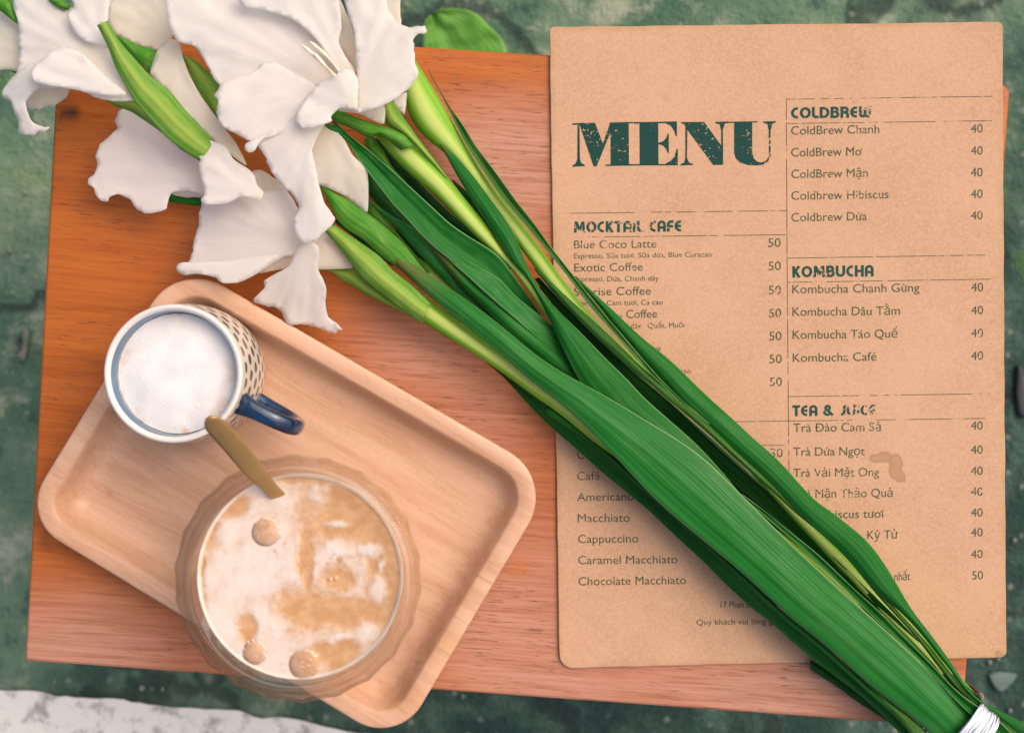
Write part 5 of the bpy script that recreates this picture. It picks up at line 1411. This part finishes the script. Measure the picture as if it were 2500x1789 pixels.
# ------------------------------------------------------------------ the tie
def build_tie():
    c = P(2308, 1790, 0.0195)
    ax = Vector((0.772, -0.636, 0)).normalized()           # along the bundle
    sd = Vector((0.636, 0.772, 0)).normalized()            # across it
    t = thing('tape_tie', 'shiny silver plastic tape wound round the gladiolus leaves at the photo corner', 'tie', tuple(c))
    n, m = 120, 30
    sq = lambda v: math.copysign(abs(v) ** 0.62, v)
    V, F = [], []
    for i in range(n):
        a = 2 * math.pi * i / n
        for j in range(m):
            f = j / (m - 1) - 0.5
            w = 0.0175 * (1 - 0.30 * max(0, math.cos(a)) ** 3)
            r = 1 + 0.035 * mnoise.noise(Vector((a * 1.0, f * 11, 1))) + 0.022 * mnoise.noise(Vector((a * 1.6, f * 26, 2)))
            p = c + sd * (0.0345 * sq(math.cos(a)) * r) + Vector((0, 0, 0.0255 * sq(math.sin(a)) * r)) + ax * (f * w + 0.004 * math.sin(a * 1.0 + 0.6))
            V.append(p)
    for i in range(n):
        k = (i + 1) % n
        for j in range(m - 1): F.append((i * m + j, k * m + j, k * m + j + 1, i * m + j + 1))
    mesh_obj('tape_band', V, F, M['tape'], t, solid=0.0003)
build_tie()

# ------------------------------------------------------------------ on the street
def street_leaf():
    L = path(('KT', [(470, 170), (420, 205), (390, 270), (372, 480), (390, 640), (520, 820), (760, 960), (1000, 1020)]))
    Rr = path(('KT', [(490, 150), (560, 110), (700, 95), (860, 112), (980, 160), (1080, 262), (1170, 350), (1250, 430), (1300, 560), (1290, 720), (1200, 880), (1020, 1015)]))
    n, m = 40, 15
    l, r = catmull(L, n), catmull(Rr, n)
    V, F, uv = [], [], []
    for i in range(n):
        for j in range(m):
            f = j / (m - 1)
            q = l[i] * (1 - f) + r[i] * f
            z = GZ + 0.02 + 0.012 * abs(f - 0.35) + 0.006 * mnoise.noise(Vector((i * 0.2, j * 0.3, 0)))
            V.append(P(q[0], q[1], z)); uv.append((i / n, f))
    for i in range(n - 1):
        for j in range(m - 1): F.append((i * m + j, (i + 1) * m + j, (i + 1) * m + j + 1, i * m + j + 1))
    o = mesh_obj('fallen_leaf', V, F, M['street_leaf'], uv=uv, solid=0.0006, attr={'dry': [0] * len(V)})
    tag(o, 'broad green leaf on the street, half hidden behind the stool edge next to the flowers', 'leaf')
street_leaf()

def chip(name, pts, mat, label, cat, th=0.006, group=None):
    o = catmull(pts, 26, True)
    if area2(o) > 0: o = o[::-1]
    w = []
    for q in o:
        p = P(q[0], q[1], GZ + th); w.append((p.x, p.y))
    if area2(w) < 0: w = w[::-1]
    V, F, caps, _ = slab(w, GZ + 0.0005, GZ + th, th * 0.4, 2)
    V = [(x, y, z + (0.2 * th * mnoise.noise(Vector((x * 90, y * 90, 1))) if z > GZ + th * 0.6 else 0)) for x, y, z in V]
    ob = mesh_obj(name, V, F, mat)
    tag(ob, label, cat, group)
chip('stone_chip', [(46, 808), (58, 800), (66, 818), (60, 850), (52, 880), (38, 876), (42, 850), (30, 835)], M['stone'], 'pale angular stone chip on the street beside the stool edge near the mug', 'stone', 0.012)
chip('stone_flake', [(2415, 1648), (2440, 1640), (2484, 1646), (2470, 1670), (2446, 1690), (2430, 1680)], M['stone_blue'], 'bluish triangular stone flake on the street below the torn menu corner', 'stone', 0.005)
pebs = [(2467, 1735, 6), (2440, 1610, 5), (2418, 1618, 6), (345, 1680, 7), (395, 1683, 5), (14, 1397, 7), (130, 1665, 5), (2478, 1320, 6), (1130, 1700, 6), (2480, 1768, 8), (20, 610, 9), (60, 470, 7)]
for x, y, r_ in pebs:
    pts = [(x + r_ * (0.8 + 0.4 * random.random()) * math.cos(a), y + r_ * (0.8 + 0.4 * random.random()) * math.sin(a)) for a in np.linspace(0, 2 * math.pi, 8)[:-1]]
    chip('pebble', pts, M['stone'], 'tiny pale pebble on the dark street around the stool', 'pebble', 0.004, 'tiny pebbles on the street')
chip('wet_scrap', [(2485, 890), (2500, 905), (2520, 960), (2505, 1020), (2486, 1010), (2480, 950)], M['dark'], 'black wet scrap on the street beside the right edge of the menu', 'scrap', 0.006)

# water drops left on the tray
M['water'] = mat_glass('water', (1.0, 1.0, 1.0))
for x, y, r_ in px('B7', [(742, 5)]) and [(B[0], B[1], r) for B, r in ((px('B7', [(742, 5)])[0], 8), (px('B7', [(770, 287)])[0], 6), (px('B7', [(730, 460)])[0], 6), (px('B7', [(1000, 420)])[0], 4), (px('R5', [(955, 1465)])[0], 8), (px('R5', [(958, 1312)])[0], 4), (px('R5', [(700, 1230)])[0], 3))]:
    c = P(x, y, 0.005)
    rr = r_ / PXM
    t = thing('water_drop', 'small clear water drop left on the floor of the wooden tray', 'water drop', (c.x, c.y, 0.0042), 'water drops on the tray')
    prof = [(rr * math.cos(a), 0.0043 + rr * 0.55 * math.sin(a)) for a in np.linspace(0, math.pi / 2 * 0.97, 7)]
    V, F, _ = lathe(prof, 18)
    F.append(tuple(range(6 * 18, 7 * 18)))
    mesh_obj('drop_surface', [(a + c.x, b + c.y, z) for a, b, z in V], F, M['water'], t)
